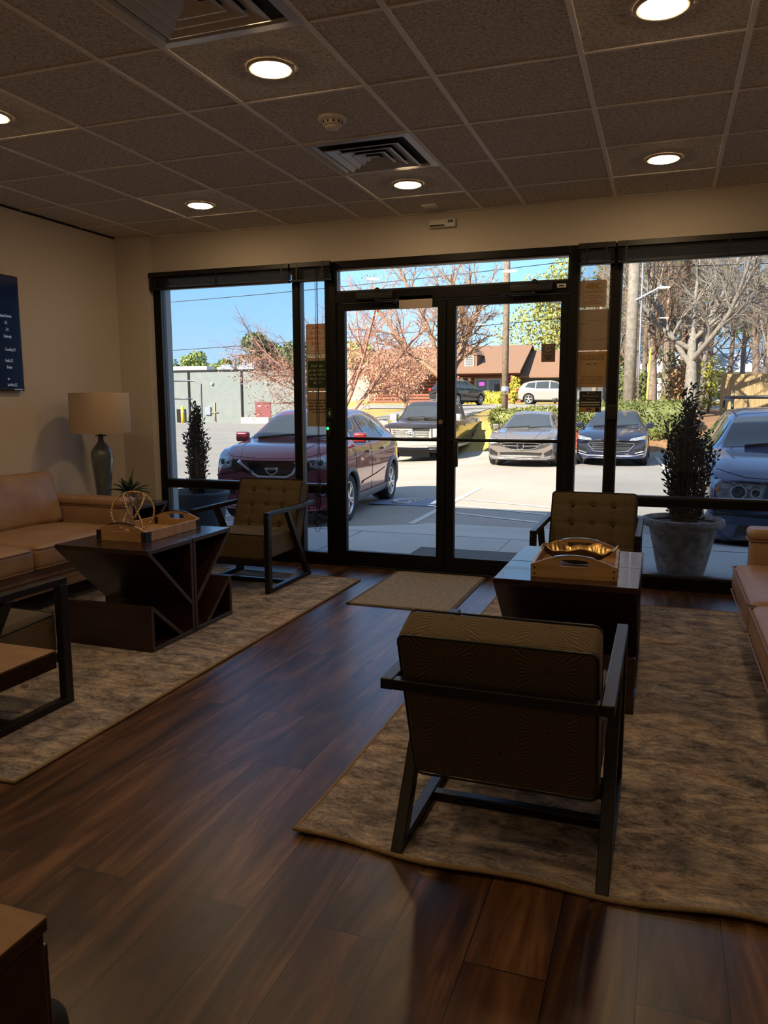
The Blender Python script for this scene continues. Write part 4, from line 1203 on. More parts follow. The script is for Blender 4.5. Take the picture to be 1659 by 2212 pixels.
class Car:
    def __init__(c, label, paint, L, W, under, belt, top, w, wt, axles, wr, kx=.30, lean=.16, zb=.5, loc=(0,0), rz=0, group='vehicles parked outside', cat='car', name='car', zoff=0):
        c.L, c.W, c.hw = L, W, W/2
        c.root = thing(name, label, cat, (loc[0], loc[1], lot_z(*loc)+zoff), rz, group)
        c.axles, c.wr = axles, wr
        hw = c.hw; ar = wr+.055; ac = wr+.01
        ns = int(L/.045); rows = []
        for i in range(ns+1):
            s = i/ns
            zu, zbt, zt = pch(under,s), pch(belt,s), pch(top,s)
            ww, wtt = pch(w,s)*hw, pch(wt,s)*hw
            zt = max(zt, zbt+.012)
            dz = min(.075, .55*(zt-zbt))
            zm = zu+(zbt-zu)*.58
            key = [(0,zu),(.80*ww,zu),(.93*ww,zu+.03),(.975*ww,zu+.10),(.99*ww,zu+(zm-zu)*.6),(ww,zm),(.99*ww,zm+(zbt-zm)*.6),(.965*ww,zbt-.012),(.95*ww,zbt+.006),
                   (wtt+(.95*ww-wtt)*.45, zbt+(zt-dz-zbt)*.5), (wtt,zt-dz),(wtt*.93,zt-dz*.42),(wtt*.72,zt-dz*.14),(wtt*.36,zt-dz*.02),(0,zt)]
            sub = [2,2,3,6,5,5,4,1,3,3,3,2,2,2]
            pts = []
            for a in range(len(key)-1):
                for q in range(sub[a]):
                    t = q/sub[a]; pts.append((key[a][0]+(key[a+1][0]-key[a][0])*t, key[a][1]+(key[a+1][1]-key[a][1])*t))
            pts.append(key[-1])
            y = s*L
            ff = max(0, 1-s/.22)**1.5; fb = max(0, 1-(1-s)/.15)**1.5
            row = []
            for x, z in pts:
                yy = y + ff*(kx*(abs(x)/hw)**2.6 + lean*max(0,(z-zb)/.45)**1.5 + .07*max(0,(zb-.12-z)/.3)) - fb*.22*(abs(x)/hw)**2.6
                row.append((x, yy, z))
            rows.append(row)
        n = len(rows[0]); full = 2*n-2
        vs = []
        for row in rows:
            vs += [list(p) for p in row] + [[-p[0],p[1],p[2]] for p in row[-2:0:-1]]
        inside = [False]*len(vs)
        for i, p in enumerate(vs):
            for ay in axles:
                dy, dz = p[1]-ay, p[2]-ac
                d = sqrt(dy*dy+dz*dz)
                if abs(p[0]) > .52*hw and d < ar:
                    inside[i] = True
                    if d > 1e-4:
                        p[1] = ay+dy/d*ar; p[2] = ac+dz/d*ar
        fs = []
        for i in range(ns):
            for j in range(full):
                j2 = (j+1) % full
                f = (i*full+j, i*full+j2, (i+1)*full+j2, (i+1)*full+j)
                if all(inside[q] for q in f): continue
                fs.append(f)
        fs.append(tuple(range(full))); fs.append(tuple(ns*full+j for j in reversed(range(full))))
        m = MB(); m.add(vs, fs, True); m.sm[-1] = False; m.sm[-2] = False
        body = m.build('body', paint, c.root, weld=True)
        b = bmesh.new(); b.from_mesh(body.data); bmesh.ops.recalc_face_normals(b, faces=b.faces); b.to_mesh(body.data)
        c.bvh = BVHTree.FromBMesh(b); b.free()
        # wheel wells and wheels
        m = MB()
        for ay in axles:
            for sg in (-1,1):
                k = 20; vv = []; ff_ = []
                for q in range(k+1):
                    a = -.25+(pi+.5)*q/k
                    for x in (hw*.50, hw*.965): vv.append((sg*x, ay+(ar+.012)*cos(a), ac+(ar+.012)*sin(a)))
                for q in range(k): ff_.append((2*q,2*q+1,2*q+3,2*q+2))
                m.add(vv, ff_, True)
                m.add([(sg*hw*.50, ay+(ar+.012)*cos(-.25+(pi+.5)*q/k), ac+(ar+.012)*sin(-.25+(pi+.5)*q/k)) for q in range(k+1)], [tuple(range(k+1))])
        m.box(-hw*.5, hw*.5, .5, L-.4, .16, .4)
        m.build('wheel_well', M['black'], c.root)
        for ay in axles:
            for sg in (-1,1): c.wheel(sg, ay)
    def wheel(c, sg, ay):
        R = c.wr; rr = R*.70
        Mx = Matrix.Translation((sg*(c.hw-.115), ay, R)) @ Matrix.Rotation(sg*pi/2,4,'Y')
        m = MB(); m.lathe([(rr,-.09),(R*.93,-.105),(R*.985,-.085),(R,-.05),(R,.05),(R*.985,.082),(R*.93,.100),(rr+.012,.092),(rr,.085),(rr,-.09)], 40, M=Mx, cap=False)
        t = m.build('wheel', M['tire'], c.root)
        m = MB(); m.lathe([(rr+.002,.087),(rr-.012,.090),(rr-.02,.06),(rr-.03,-.08)], 40, M=Mx, cap=False)
        for k in range(5):
            for d in (-.13,.13):
                a = 2*pi*k/5+d
                p = Mx @ Vector((.035*cos(a),.035*sin(a),.070)); q = Mx @ Vector(((rr-.008)*cos(a+d*.35),(rr-.008)*sin(a+d*.35),.075))
                m.beam(p, q, .030, .018, up=(sg,0,0))
        m.lathe([(.055,.06),(.055,.080),(.03,.088),(0,.088)], 20, M=Mx)
        m.build('rim', M['silver'], t)
        m = MB(); m.lathe([(rr*.82,.02),(rr*.82,.03),(0,.03)], 24, M=Mx); m.build('brake_disc', M['iron'], t)
    def hit(c, o, d):
        h = c.bvh.ray_cast(Vector(o), Vector(d))
        return h[0], h[1]
    def pt(c, view, a, b, off):
        if view == 'f': o, d = (a,-3,b), (0,1,0)
        elif view == 'r': o, d = (3,a,b), (-1,0,0)
        else: o, d = (-3,a,b), (1,0,0)
        p, n = c.hit(o, d)
        if p is None: return None
        dd = Vector(d)
        if n.dot(dd) > 0: n = -n
        return p+(n*.6-dd*.4)*off
    def patch(c, name, view, edges, mt, off=.008, nu=14, nv=5, parent=None, thick=0):
        """edges: two polylines (bottom, top) in view plane, sampled and skinned onto the body"""
        def samp(pl, t):
            L_ = [0]
            for i in range(len(pl)-1): L_.append(L_[-1]+sqrt((pl[i+1][0]-pl[i][0])**2+(pl[i+1][1]-pl[i][1])**2))
            d = t*L_[-1]
            for i in range(len(pl)-1):
                if d <= L_[i+1]+1e-9:
                    k = (d-L_[i])/max(1e-9,L_[i+1]-L_[i]); return (pl[i][0]+(pl[i+1][0]-pl[i][0])*k, pl[i][1]+(pl[i+1][1]-pl[i][1])*k)
            return pl[-1]
        grid = {}
        for i in range(nu+1):
            a, b = samp(edges[0], i/nu), samp(edges[1], i/nu)
            for j in range(nv+1):
                k = j/nv; grid[i,j] = c.pt(view, a[0]+(b[0]-a[0])*k, a[1]+(b[1]-a[1])*k, off)
        m = MB(); idx = {}; vs = []
        for k, p in grid.items():
            if p is not None: idx[k] = len(vs); vs.append(p)
        fs = []
        for i in range(nu):
            for j in range(nv):
                ks = [(i,j),(i+1,j),(i+1,j+1),(i,j+1)]
                if all(k in idx for k in ks): fs.append(tuple(idx[k] for k in ks))
        if not fs: return None
        m.add(vs, fs, True)
        o = m.build(name, mt, parent or c.root)
        if thick:
            s = o.modifiers.new('thick','SOLIDIFY'); s.thickness = thick; s.offset = 0
        return o
    def line(c, name, view, pts, r, mt, off=.004, n=6, dense=8, closed=False, parent=None):
        out = []
        for i in range(len(pts)-1):
            for k in range(dense):
                t = k/dense; p = c.pt(view, pts[i][0]+(pts[i+1][0]-pts[i][0])*t, pts[i][1]+(pts[i+1][1]-pts[i][1])*t, off)
                if p is not None: out.append(p)
        p = c.pt(view, *pts[-1], off)
        if p is not None and not closed: out.append(p)
        if len(out) < 2: return None
        m = MB(); m.tube(out, r, n, closed=closed)
        return m.build(name, mt, parent or c.root)
    def ring_pts(c, x, z, r, n=24): return [(x+r*cos(2*pi*k/n), z+r*sin(2*pi*k/n)) for k in range(n+1)]
    def sides(c, fn):
        for v in 'rl': fn(v)
    def mirror(c, y, z, mt, sx=.20, big=1.0):
        for sg in (-1,1):
            p = c.pt('r' if sg > 0 else 'l', y, z, 0)
            x = abs(p.x) if p is not None else c.hw*.9
            m = MB(); m.rbox((sg*(x+.05+sx*.5), y, z+.03*big), (sx, .10*big, .13*big), .035, 2)
            o = m.build('side_mirror', mt, c.root, weld=True)
            m = MB(); m.beam((sg*(x-.02), y+.02, z-.01), (sg*(x+.10), y, z), .05, .03); m.build('mirror_stalk', M['black'], o)
            m = MB(); m.box(min(sg*(x+.065),sg*(x+.03+sx)), max(sg*(x+.065),sg*(x+.03+sx)), y+.048*big, y+.0525*big, z-.015*big, z+.078*big); m.build('mirror_glass', M['autoglass'], o)
    def wipers(c, y, z):
        m = MB()
        for x0, x1, in ((-.55,.05),(.02,.62)):
            p = c.pt('f', x0, z, .02); q = c.pt('f', x1, z+.05, .02)
            if p is not None and q is not None: m.beam(p, q, .02, .02)
        m.build('wipers', M['black'], c.root)

def carpaint(name, color, rough=.22, metal=.35):
    t = NT(name); v = t.coords('Object')
    nz = t.noise(v, 400, 2)
    col = t.mix(nz, tuple(q*.85 for q in color), tuple(q*1.15 for q in color))
    return t.bsdf(col, rough, metal, .5, coat=1.0)
P_red = carpaint('metallic_red_paint', (.21,.018,.030))
P_blk = carpaint('black_brown_paint', (.018,.014,.012))
P_gry = carpaint('warm_grey_paint', (.155,.14,.135))
P_navy = carpaint('dark_navy_paint', (.020,.026,.055))
P_blue = carpaint('deep_blue_paint', (.030,.050,.125))
P_wht = carpaint('silver_white_paint', (.30,.295,.29))

# --- red crossover, nose towards the left window
c = Car('red crossover parked nose-in outside the left window', P_red, 4.38, 1.84,
  under=[(0,.24),(.1,.19),(.9,.22),(1,.36)],
  belt=[(0,.90),(.03,.97),(.10,1.03),(.245,1.06),(.55,1.05),(.85,1.09),(.95,1.06),(1,.92)],
  top=[(0,.92),(.03,1.02),(.10,1.11),(.235,1.155),(.385,1.50),(.47,1.58),(.62,1.59),(.80,1.52),(.93,1.40),(.975,1.12),(1,.95)],
  w=[(0,.90),(.03,.95),(.12,.985),(.3,1),(.8,1),(.95,.96),(1,.88)], wt=[(0,.74),(.1,.82),(.235,.83),(.385,.62),(.6,.61),(.85,.58),(1,.66)],
  axles=(.98,3.52), wr=.335, kx=.42, lean=.17, zb=.72, loc=(-4.98,9.18), rz=radians(5.5), zoff=.03)
W = c.hw
c.patch('windshield','f',([(-.70,1.165),(0,1.185),(.70,1.165)],[(-.54,1.48),(0,1.52),(.54,1.48)]),M['autoglass'],.006,20,8)
for v in 'rl':
    c.patch('side_window',v,([(1.34,1.07),(1.75,1.06),(2.12,1.07)],[(1.56,1.24),(1.85,1.43),(2.13,1.47)]),M['autoglass'],.006,10,6)
    c.patch('side_window',v,([(2.18,1.07),(2.6,1.08),(2.98,1.11)],[(2.19,1.47),(2.6,1.47),(3.0,1.41)]),M['autoglass'],.006,10,6)
    c.patch('quarter_window',v,([(3.05,1.12),(3.25,1.15),(3.46,1.20)],[(3.06,1.40),(3.2,1.38),(3.47,1.23)]),M['autoglass'],.006,8,5)
    c.line('window_trim',v,[(1.30,1.05),(1.6,1.29),(1.88,1.46),(2.2,1.50),(2.7,1.495),(3.1,1.43),(3.5,1.24)],.010,M['chrome'],.006)
    for k, ay in enumerate(c.axles):
        c.line('arch_cladding',v,[(ay+.40*cos(a*pi/12),.345+.40*sin(a*pi/12)) for a in range(-1,14)],.034,M['cladding'],.002,8,2)
    c.patch('sill_cladding',v,([(1.40,.235),(2.3,.235),(3.10,.235)],[(1.40,.36),(2.3,.36),(3.10,.36)]),M['cladding'],.014,18,3)
    c.patch('door_moulding',v,([(1.55,.47),(2.3,.50),(3.0,.60)],[(1.62,.52),(2.3,.56),(3.04,.63)]),P_red,.016,14,2)
    for y in (2.02,2.92): c.line('door_handle',v,[(y-.16,.945),(y,.955)],.016,P_red,.022,8,4)
    c.line('door_seam',v,[(2.15,.36),(2.15,1.04)],.004,M['black'],.001,5); c.line('door_seam',v,[(1.28,.40),(1.26,1.0)],.004,M['black'],.001,5)
c.mirror(1.42,1.14,P_red,.20,1.15)
c.patch('upper_grille','f',([(-.66,.81),(-.33,.71),(0,.68),(.33,.71),(.66,.81)],[(-.60,.93),(-.3,.915),(0,.91),(.3,.915),(.60,.93)]),M['grilleblk'],.008,30,6)
vg = c.line('chrome_vee','f',[(-.40,.91),(-.29,.73),(-.20,.685),(.20,.685),(.29,.73),(.40,.91)],.026,M['chrome'],.016,8,8)
for s in (-1,1):
    h = c.patch('headlight','f',([(s*.86,.81),(s*.70,.79),(s*.55,.82)],[(s*.90,1.01),(s*.72,.975),(s*.52,.93)]),M['headlamp'],.012,12,6)
    for x, z, r in ((.70,.885,.055),(.60,.875,.030)):
        m = MB(); p = c.pt('f', s*x, z, .016)
        m.tube([p+Vector((r*cos(a*pi/10),0,r*sin(a*pi/10))) for a in range(20)], .009, 6, closed=True); m.build('lamp_ring', M['chrome'], h)
        m = MB(); m.ball(p, r*.7, 12, 8, (1,.4,1)); m.build('projector', M['autoglass'], h)
    f = c.patch('fog_recess','f',([(s*.82,.43),(s*.58,.42)],[(s*.84,.58),(s*.60,.56)]),M['grilleblk'],.010,8,5)
    m = MB(); p = c.pt('f', s*.71, .50, .02); m.tube([p+Vector((.055*cos(a*pi/10),0,.055*sin(a*pi/10))) for a in range(20)], .008, 6, closed=True); m.build('fog_lamp', M['silver'], f)
    c.line('bumper_crease','f',[(s*.90,.70),(s*.62,.65),(s*.45,.58)],.012,P_red,.006)
c.patch('lower_intake','f',([(-.55,.26),(0,.25),(.55,.26)],[(-.50,.40),(0,.39),(.50,.40)]),M['grilleblk'],.008,20,4)
m = MB(); p = c.pt('f',0,.80,.030)
m.tube([p+Vector((.082*cos(a*pi/16),0,.082*sin(a*pi/16))) for a in range(32)], .009, 8, closed=True); m.box(p.x-.098,p.x+.098,p.y-.008,p.y+.004,p.z-.016,p.z+.016)
bd_ = m.build('badge', M['chrome'], c.root)
m = MB(); lettering(m,'NISSAN',.030,lambda a,b,t_: (p.x+a, p.y-.009-t_, p.z-.001+b)); m.build('badge_lettering', M['black'], bd_)
c.line('hood_seam','f',[(-.78,1.03),(-.55,.965),(0,.945),(.55,.965),(.78,1.03)],.004,M['black'],.001)
for s in (-1,1): c.line('hood_crease','f',[(s*.40,.96),(s*.46,1.06),(s*.56,1.13)],.010,P_red,.001)
c.wipers(1.0,1.17)
m = MB(); p = c.pt('f',0,1.42,.03); m.rbox((p.x,p.y+.10,1.40),(.24,.03,.07),.012,2); m.build('rear_view_mirror', M['black'], c.root)

# --- blue vehicle with roof rack outside the right window
c = Car('deep blue vehicle with a roof rack close outside the right window', P_blue, 4.85, 1.98,
  under=[(0,.30),(.1,.22),(.9,.25),(1,.4)],
  belt=[(0,.88),(.03,.95),(.12,1.02),(.27,1.10),(.5,1.10),(.85,1.14),(.97,1.08),(1,.95)],
  top=[(0,.90),(.03,1.00),(.12,1.09),(.26,1.16),(.395,1.50),(.47,1.58),(.62,1.61),(.85,1.58),(.95,1.45),(1,1.0)],
  w=[(0,.90),(.03,.95),(.12,.985),(.3,1),(.9,1),(1,.94)], wt=[(0,.76),(.1,.84),(.26,.86),(.40,.70),(.6,.69),(.9,.67),(1,.7)],
  axles=(1.0,3.85), wr=.36, kx=.34, lean=.16, zb=.66, loc=(1.40,8.28), rz=radians(-1))
c.patch('windshield','f',([(-.78,1.17),(0,1.19),(.78,1.17)],[(-.63,1.49),(0,1.53),(.63,1.49)]),M['autoglass'],.006,20,8)
for v in 'rl':
    c.patch('side_window',v,([(1.62,1.15),(2.3,1.15)],[(1.95,1.46),(2.32,1.50)]),M['autoglass'],.006,10,6)
    c.patch('side_window',v,([(2.40,1.15),(3.3,1.16)],[(2.41,1.51),(3.3,1.51)]),M['autoglass'],.006,10,6)
    c.patch('quarter_window',v,([(3.40,1.17),(4.4,1.20)],[(3.40,1.50),(4.2,1.47)]),M['autoglass'],.006,10,6)
    c.line('door_seam',v,[(2.35,.4),(2.35,1.1)],.004,M['black'],.001,5)
c.mirror(1.66,1.10,M['black'],.24,1.6)
for s in (-1,1):
    h = c.patch('headlight','f',([(s*.46,.665),(s*.68,.66),(s*.86,.72)],[(s*.40,.86),(s*.70,.88),(s*.90,.90)]),M['headlamp'],.012,14,6)
    for x, z, r in ((.66,.775,.072),(.50,.77,.045)):
        p = c.pt('f', s*x, z, .018); m = MB()
        m.tube([p+Vector((r*cos(a*pi/12),0,r*sin(a*pi/12))) for a in range(24)], .011, 6, closed=True); m.build('lamp_ring', M['silver'], h)
        m = MB(); m.ball(p, r*.75, 14, 8, (1,.35,1)); m.build('projector', M['autoglass'], h)
    p = c.pt('f', s*.85, .80, .016); m = MB(); m.ball(p, .02, 10, 6, (1,.5,1)); m.build('turn_lamp', M['amber'], h)
c.patch('grille','f',([(-.38,.62),(0,.60),(.38,.62)],[(-.38,.84),(0,.86),(.38,.84)]),M['grilleblk'],.008,20,6)
for z in (.66,.72,.78): c.line('grille_bar','f',[(-.37,z),(0,z-.01),(.37,z)],.010,M['silver'],.014)
c.line('bumper_trim','f',[(-.90,.56),(-.5,.54),(0,.53),(.5,.54),(.90,.56)],.016,M['black'],.008)
c.patch('lower_intake','f',([(-.7,.30),(0,.29),(.7,.30)],[(-.65,.44),(0,.43),(.65,.44)]),M['grilleblk'],.008,20,4)
c.line('hood_seam','f',[(-.86,.99),(-.6,.93),(0,.915),(.6,.93),(.86,.99)],.005,M['black'],.001)
c.wipers(1.1,1.18)
p = c.pt('f',.02,1.08,.004); m = MB(); m.ball(p, .016, 10, 6); m.build('washer_nozzle', M['black'], c.root)
m = MB()
for s in (-1,1):
    m.tube([(s*.66,2.05,1.60),(s*.66,2.15,1.70),(s*.66,4.0,1.71),(s*.66,4.1,1.60)], .018, 8)
rk = m.build('roof_rail', M['black'], c.root)
m = MB()
for y in (2.45,3.6): m.tube([(-.68,y,1.735),(.68,y,1.735)], .020, 8)
m.build('cross_bar', M['black'], rk)
# --- black pickup
c = Car('black pickup truck with a wide chrome grille seen through the left door', P_blk, 5.75, 2.02,
  under=[(0,.42),(.06,.36),(.9,.40),(1,.55)],
  belt=[(0,1.08),(.03,1.14),(.12,1.20),(.25,1.24),(.5,1.26),(.64,1.28),(.66,1.27),(.95,1.29),(1,1.27)],
  top=[(0,1.10),(.03,1.20),(.12,1.27),(.245,1.32),(.345,1.80),(.40,1.90),(.50,1.92),(.595,1.88),(.645,1.34),(.66,1.29),(.95,1.31),(1,1.28)],
  w=[(0,.95),(.03,.98),(.12,1),(.9,1),(1,.97)], wt=[(0,.86),(.12,.88),(.245,.88),(.36,.70),(.55,.70),(.64,.86),(1,.90)],
  axles=(.98,4.68), wr=.40, kx=.22, lean=.10, zb=.9, loc=(-7.42,23.1), rz=0, name='pickup_truck', cat='truck')
c.patch('windshield','f',([(-.78,1.35),(0,1.36),(.78,1.35)],[(-.63,1.80),(0,1.83),(.63,1.80)]),M['autoglass'],.006,16,6)
for v in 'rl':
    c.patch('side_window',v,([(1.62,1.31),(2.35,1.31)],[(1.98,1.75),(2.36,1.80)]),M['autoglass'],.006,8,5)
    c.patch('side_window',v,([(2.45,1.31),(3.40,1.32)],[(2.46,1.80),(3.30,1.76)]),M['autoglass'],.006,8,5)
    for y in (2.30,3.25): c.line('door_handle',v,[(y-.18,1.10),(y,1.10)],.018,M['chrome'],.02,6,4)
    c.line('side_step',v,[(1.55,.45),(4.0,.45)],.05,M['silver'],.03)
    for ay in c.axles: c.line('arch_trim',v,[(ay+.47*cos(a*pi/12),.41+.47*sin(a*pi/12)) for a in range(0,13)],.028,M['black'],.004,6,2)
c.mirror(1.72,1.32,M['silver'],.26,1.9)
c.patch('grille_frame','f',([(-.66,.74),(0,.72),(.66,.74)],[(-.66,1.06),(0,1.06),(.66,1.06)]),M['chrome'],.012,20,6)
for z in (.80,.865,.93,.995): c.line('grille_slot','f',[(-.58,z),(.58,z)],.017,M['grilleblk'],.014,6,16)
p = c.pt('f',0,.90,.035); m = MB()
def oval(rx, rz_): return [p+Vector((rx*cos(a*pi/14),0,rz_*sin(a*pi/14))) for a in range(28)]
m.tube(oval(.13,.085), .014, 6, closed=True); m.tube(oval(.05,.08), .011, 6, closed=True); m.tube([q+Vector((0,0,.035)) for q in oval(.09,.035)], .011, 6, closed=True); m.build('badge', M['silver'], c.root)
m = MB(); q = c.pt('f',.33,1.005,.03); m.box(.06,.60,q.y-.012,q.y+.012,.985,1.065); m.build('dark_plate', M['black'], c.root)
for s in (-1,1):
    c.patch('headlight','f',([(s*.70,.80),(s*.95,.84)],[(s*.70,1.06),(s*.93,1.08)]),M['headlamp'],.014,8,6)
c.patch('chrome_bumper','f',([(-.92,.50),(0,.47),(.92,.50)],[(-.94,.72),(0,.70),(.94,.72)]),M['chrome'],.05,24,6,thick=.02)
c.patch('bumper_insert','f',([(-.55,.48),(0,.47),(.55,.48)],[(-.52,.60),(0,.60),(.52,.60)]),M['cladding'],.065,14,4)
c.line('hood_seam','f',[(-.86,1.17),(0,1.13),(.86,1.17)],.006,M['black'],.001); c.wipers(1.3,1.36)
# --- warm grey sedan
c = Car('warm grey sedan with a round star badge seen through the right door', P_gry, 4.68, 1.83,
  under=[(0,.20),(.08,.15),(.9,.2),(1,.32)],
  belt=[(0,.62),(.03,.70),(.10,.79),(.27,.90),(.55,.93),(.85,.97),(.96,.94),(1,.82)],
  top=[(0,.64),(.03,.75),(.10,.86),(.26,.955),(.42,1.32),(.50,1.41),(.60,1.42),(.75,1.30),(.88,1.06),(.97,1.00),(1,.85)],
  w=[(0,.90),(.03,.95),(.12,.985),(.3,1),(.8,1),(1,.90)], wt=[(0,.74),(.1,.82),(.26,.82),(.43,.62),(.6,.60),(.8,.60),(.9,.74),(1,.75)],
  axles=(.93,3.66), wr=.33, kx=.40, lean=.16, zb=.52, loc=(-3.47,19.95), rz=0)
c.patch('windshield','f',([(-.70,.965),(0,.985),(.70,.965)],[(-.54,1.315),(0,1.35),(.54,1.315)]),M['autoglass'],.006,18,6)
for v in 'rl':
    c.patch('side_window',v,([(1.50,.95),(2.35,.96)],[(1.98,1.27),(2.36,1.35)]),M['autoglass'],.006,8,5)
    c.patch('side_window',v,([(2.42,.96),(3.3,.99)],[(2.43,1.35),(3.1,1.22)]),M['autoglass'],.006,8,5)
c.mirror(1.58,.97,P_gry,.18,1.1)
c.patch('grille','f',([(-.40,.50),(-.2,.45),(.2,.45),(.40,.50)],[(-.52,.60),(-.3,.635),(.3,.635),(.52,.60)]),M['grilleblk'],.008,24,5)
c.line('grille_surround','f',[(-.52,.60),(-.3,.635),(.3,.635),(.52,.60),(.40,.50),(.2,.45),(-.2,.45),(-.40,.50),(-.52,.60)],.011,M['chrome'],.010)
c.line('grille_bar','f',[(-.45,.555),(0,.545),(.45,.555)],.020,M['chrome'],.016)
p = c.pt('f',0,.545,.04); m = MB()
m.tube([p+Vector((.088*cos(a*pi/16),0,.088*sin(a*pi/16))) for a in range(32)], .010, 8, closed=True)
for k in range(3): a = pi/2+k*2*pi/3; m.beam(p, p+Vector((.084*cos(a),0,.084*sin(a))), .020, .012, up=(0,1,0))
m.build('badge', M['chrome'], c.root)
for s in (-1,1):
    c.patch('headlight','f',([(s*.56,.57),(s*.84,.62)],[(s*.60,.665),(s*.88,.735)]),M['headlamp'],.012,10,5)
    c.patch('side_intake','f',([(s*.62,.28),(s*.80,.32)],[(s*.60,.36),(s*.84,.50)]),M['grilleblk'],.010,8,4)
    c.line('hood_crease','f',[(s*.34,.70),(s*.42,.82),(s*.50,.93)],.010,P_gry,.001)
c.patch('lower_intake','f',([(-.50,.27),(0,.26),(.50,.27)],[(-.56,.37),(0,.385),(.56,.37)]),M['grilleblk'],.008,20,4)
c.line('chrome_lip','f',[(-.80,.25),(-.4,.235),(.4,.235),(.80,.25)],.014,M['chrome'],.012)
c.line('hood_seam','f',[(-.80,.76),(-.5,.70),(0,.685),(.5,.70),(.80,.76)],.004,M['black'],.001); c.wipers(1.1,.97)
# --- dark navy sedan
c = Car('dark navy sedan with a wide barred grille in front of the hedge', P_navy, 4.90, 1.85,
  under=[(0,.22),(.08,.16),(.9,.2),(1,.32)],
  belt=[(0,.66),(.03,.74),(.10,.83),(.27,.93),(.55,.95),(.85,.99),(.96,.96),(1,.84)],
  top=[(0,.68),(.03,.79),(.10,.89),(.26,.985),(.42,1.34),(.50,1.43),(.60,1.44),(.75,1.34),(.88,1.09),(.97,1.02),(1,.87)],
  w=[(0,.90),(.03,.95),(.12,.985),(.3,1),(.8,1),(1,.90)], wt=[(0,.74),(.1,.82),(.26,.82),(.43,.63),(.6,.61),(.8,.60),(.9,.74),(1,.75)],
  axles=(.98,3.81), wr=.335, kx=.40, lean=.16, zb=.54, loc=(-1.27,20.9), rz=0)
c.patch('windshield','f',([(-.70,.995),(0,1.015),(.70,.995)],[(-.54,1.335),(0,1.37),(.54,1.335)]),M['autoglass'],.006,18,6)
for v in 'rl':
    c.patch('side_window',v,([(1.56,.98),(2.45,.99)],[(2.05,1.30),(2.46,1.37)]),M['autoglass'],.006,8,5)
    c.patch('side_window',v,([(2.52,.99),(3.5,1.02)],[(2.53,1.37),(3.3,1.26)]),M['autoglass'],.006,8,5)
c.mirror(1.66,1.00,P_navy,.20,1.1)
c.patch('upper_grille','f',([(-.30,.655),(0,.645),(.30,.655)],[(-.42,.70),(0,.69),(.42,.70)]),M['grilleblk'],.008,16,3)
c.patch('lower_grille','f',([(-.42,.40),(0,.36),(.42,.40)],[(-.58,.60),(0,.62),(.58,.60)]),M['grilleblk'],.008,24,5)
c.line('grille_surround','f',[(-.60,.60),(0,.625),(.60,.60),(.44,.40),(0,.355),(-.44,.40),(-.60,.60)],.016,M['chrome'],.012)
for z in (.45,.50,.55): c.line('grille_bar','f',[(-.50,z+.01),(0,z),(.50,z+.01)],.010,M['chrome'],.014)
for s in (-1,1):
    c.patch('headlight','f',([(s*.46,.66),(s*.84,.70)],[(s*.50,.73),(s*.88,.80)]),M['headlamp'],.012,10,5)
    p = c.pt('f', s*.82, .75, .02); m = MB(); m.ball(p, .03, 8, 6, (1,.5,1)); m.build('turn_lamp', M['amber'], c.root)
    c.patch('fog_recess','f',([(s*.62,.36),(s*.84,.44)],[(s*.62,.45),(s*.86,.55)]),M['grilleblk'],.010,8,4)
    c.line('fog_trim','f',[(s*.60,.34),(s*.82,.40)],.016,M['silver'],.014)
c.line('chrome_lip','f',[(-.84,.34),(-.6,.28),(0,.27),(.6,.28),(.84,.34)],.016,M['silver'],.012)
c.line('hood_seam','f',[(-.80,.80),(-.5,.75),(0,.735),(.5,.75),(.80,.80)],.004,M['black'],.001); c.wipers(1.1,1.0)
# --- distant cars on the upper drive, seen from the side
def far_suv(label, paint, loc, rz):
    c = Car(label, paint, 4.75, 1.9, under=[(0,.30),(.1,.25),(.9,.27),(1,.4)],
      belt=[(0,.85),(.1,.98),(.27,1.06),(.85,1.12),(1,.95)], top=[(0,.87),(.1,1.05),(.25,1.12),(.39,1.56),(.5,1.68),(.7,1.68),(.88,1.52),(.96,1.2),(1,1.0)],
      w=[(0,.9),(.12,.985),(.3,1),(.9,1),(1,.92)], wt=[(0,.76),(.25,.84),(.40,.66),(.6,.65),(.9,.62),(1,.7)],
      axles=(.95,3.8), wr=.36, kx=.34, loc=loc, rz=rz)
    c.root.location.z = ground_z(*loc)+.04
    for v in 'rl':
        c.patch('side_window',v,([(1.50,1.09),(2.3,1.09)],[(1.85,1.50),(2.32,1.58)]),M['autoglass'],.008,6,4)
        c.patch('side_window',v,([(2.40,1.09),(3.3,1.11)],[(2.41,1.59),(3.3,1.56)]),M['autoglass'],.008,6,4)
        c.patch('quarter_window',v,([(3.38,1.12),(4.1,1.2)],[(3.38,1.55),(3.9,1.48)]),M['autoglass'],.008,6,4)
    c.patch('windshield','f',([(-.75,1.14),(.75,1.14)],[(-.6,1.54),(.6,1.54)]),M['autoglass'],.008,10,4)
    for s in (-1,1):
        p = Vector((s*.72, c.L-.10, 1.02)); m = MB(); m.rbox(p,(.22,.16,.20),.04,2); m.build('tail_light', M['redlens'], c.root)
    return c
far_suv('silver white sport utility vehicle side-on before the brown roofed house', P_wht, (-5.35,57.2), pi/2)
far_suv('dark sport utility vehicle with red tail light on the upper drive', P_blk, (-12.6,55.0), pi-.35)
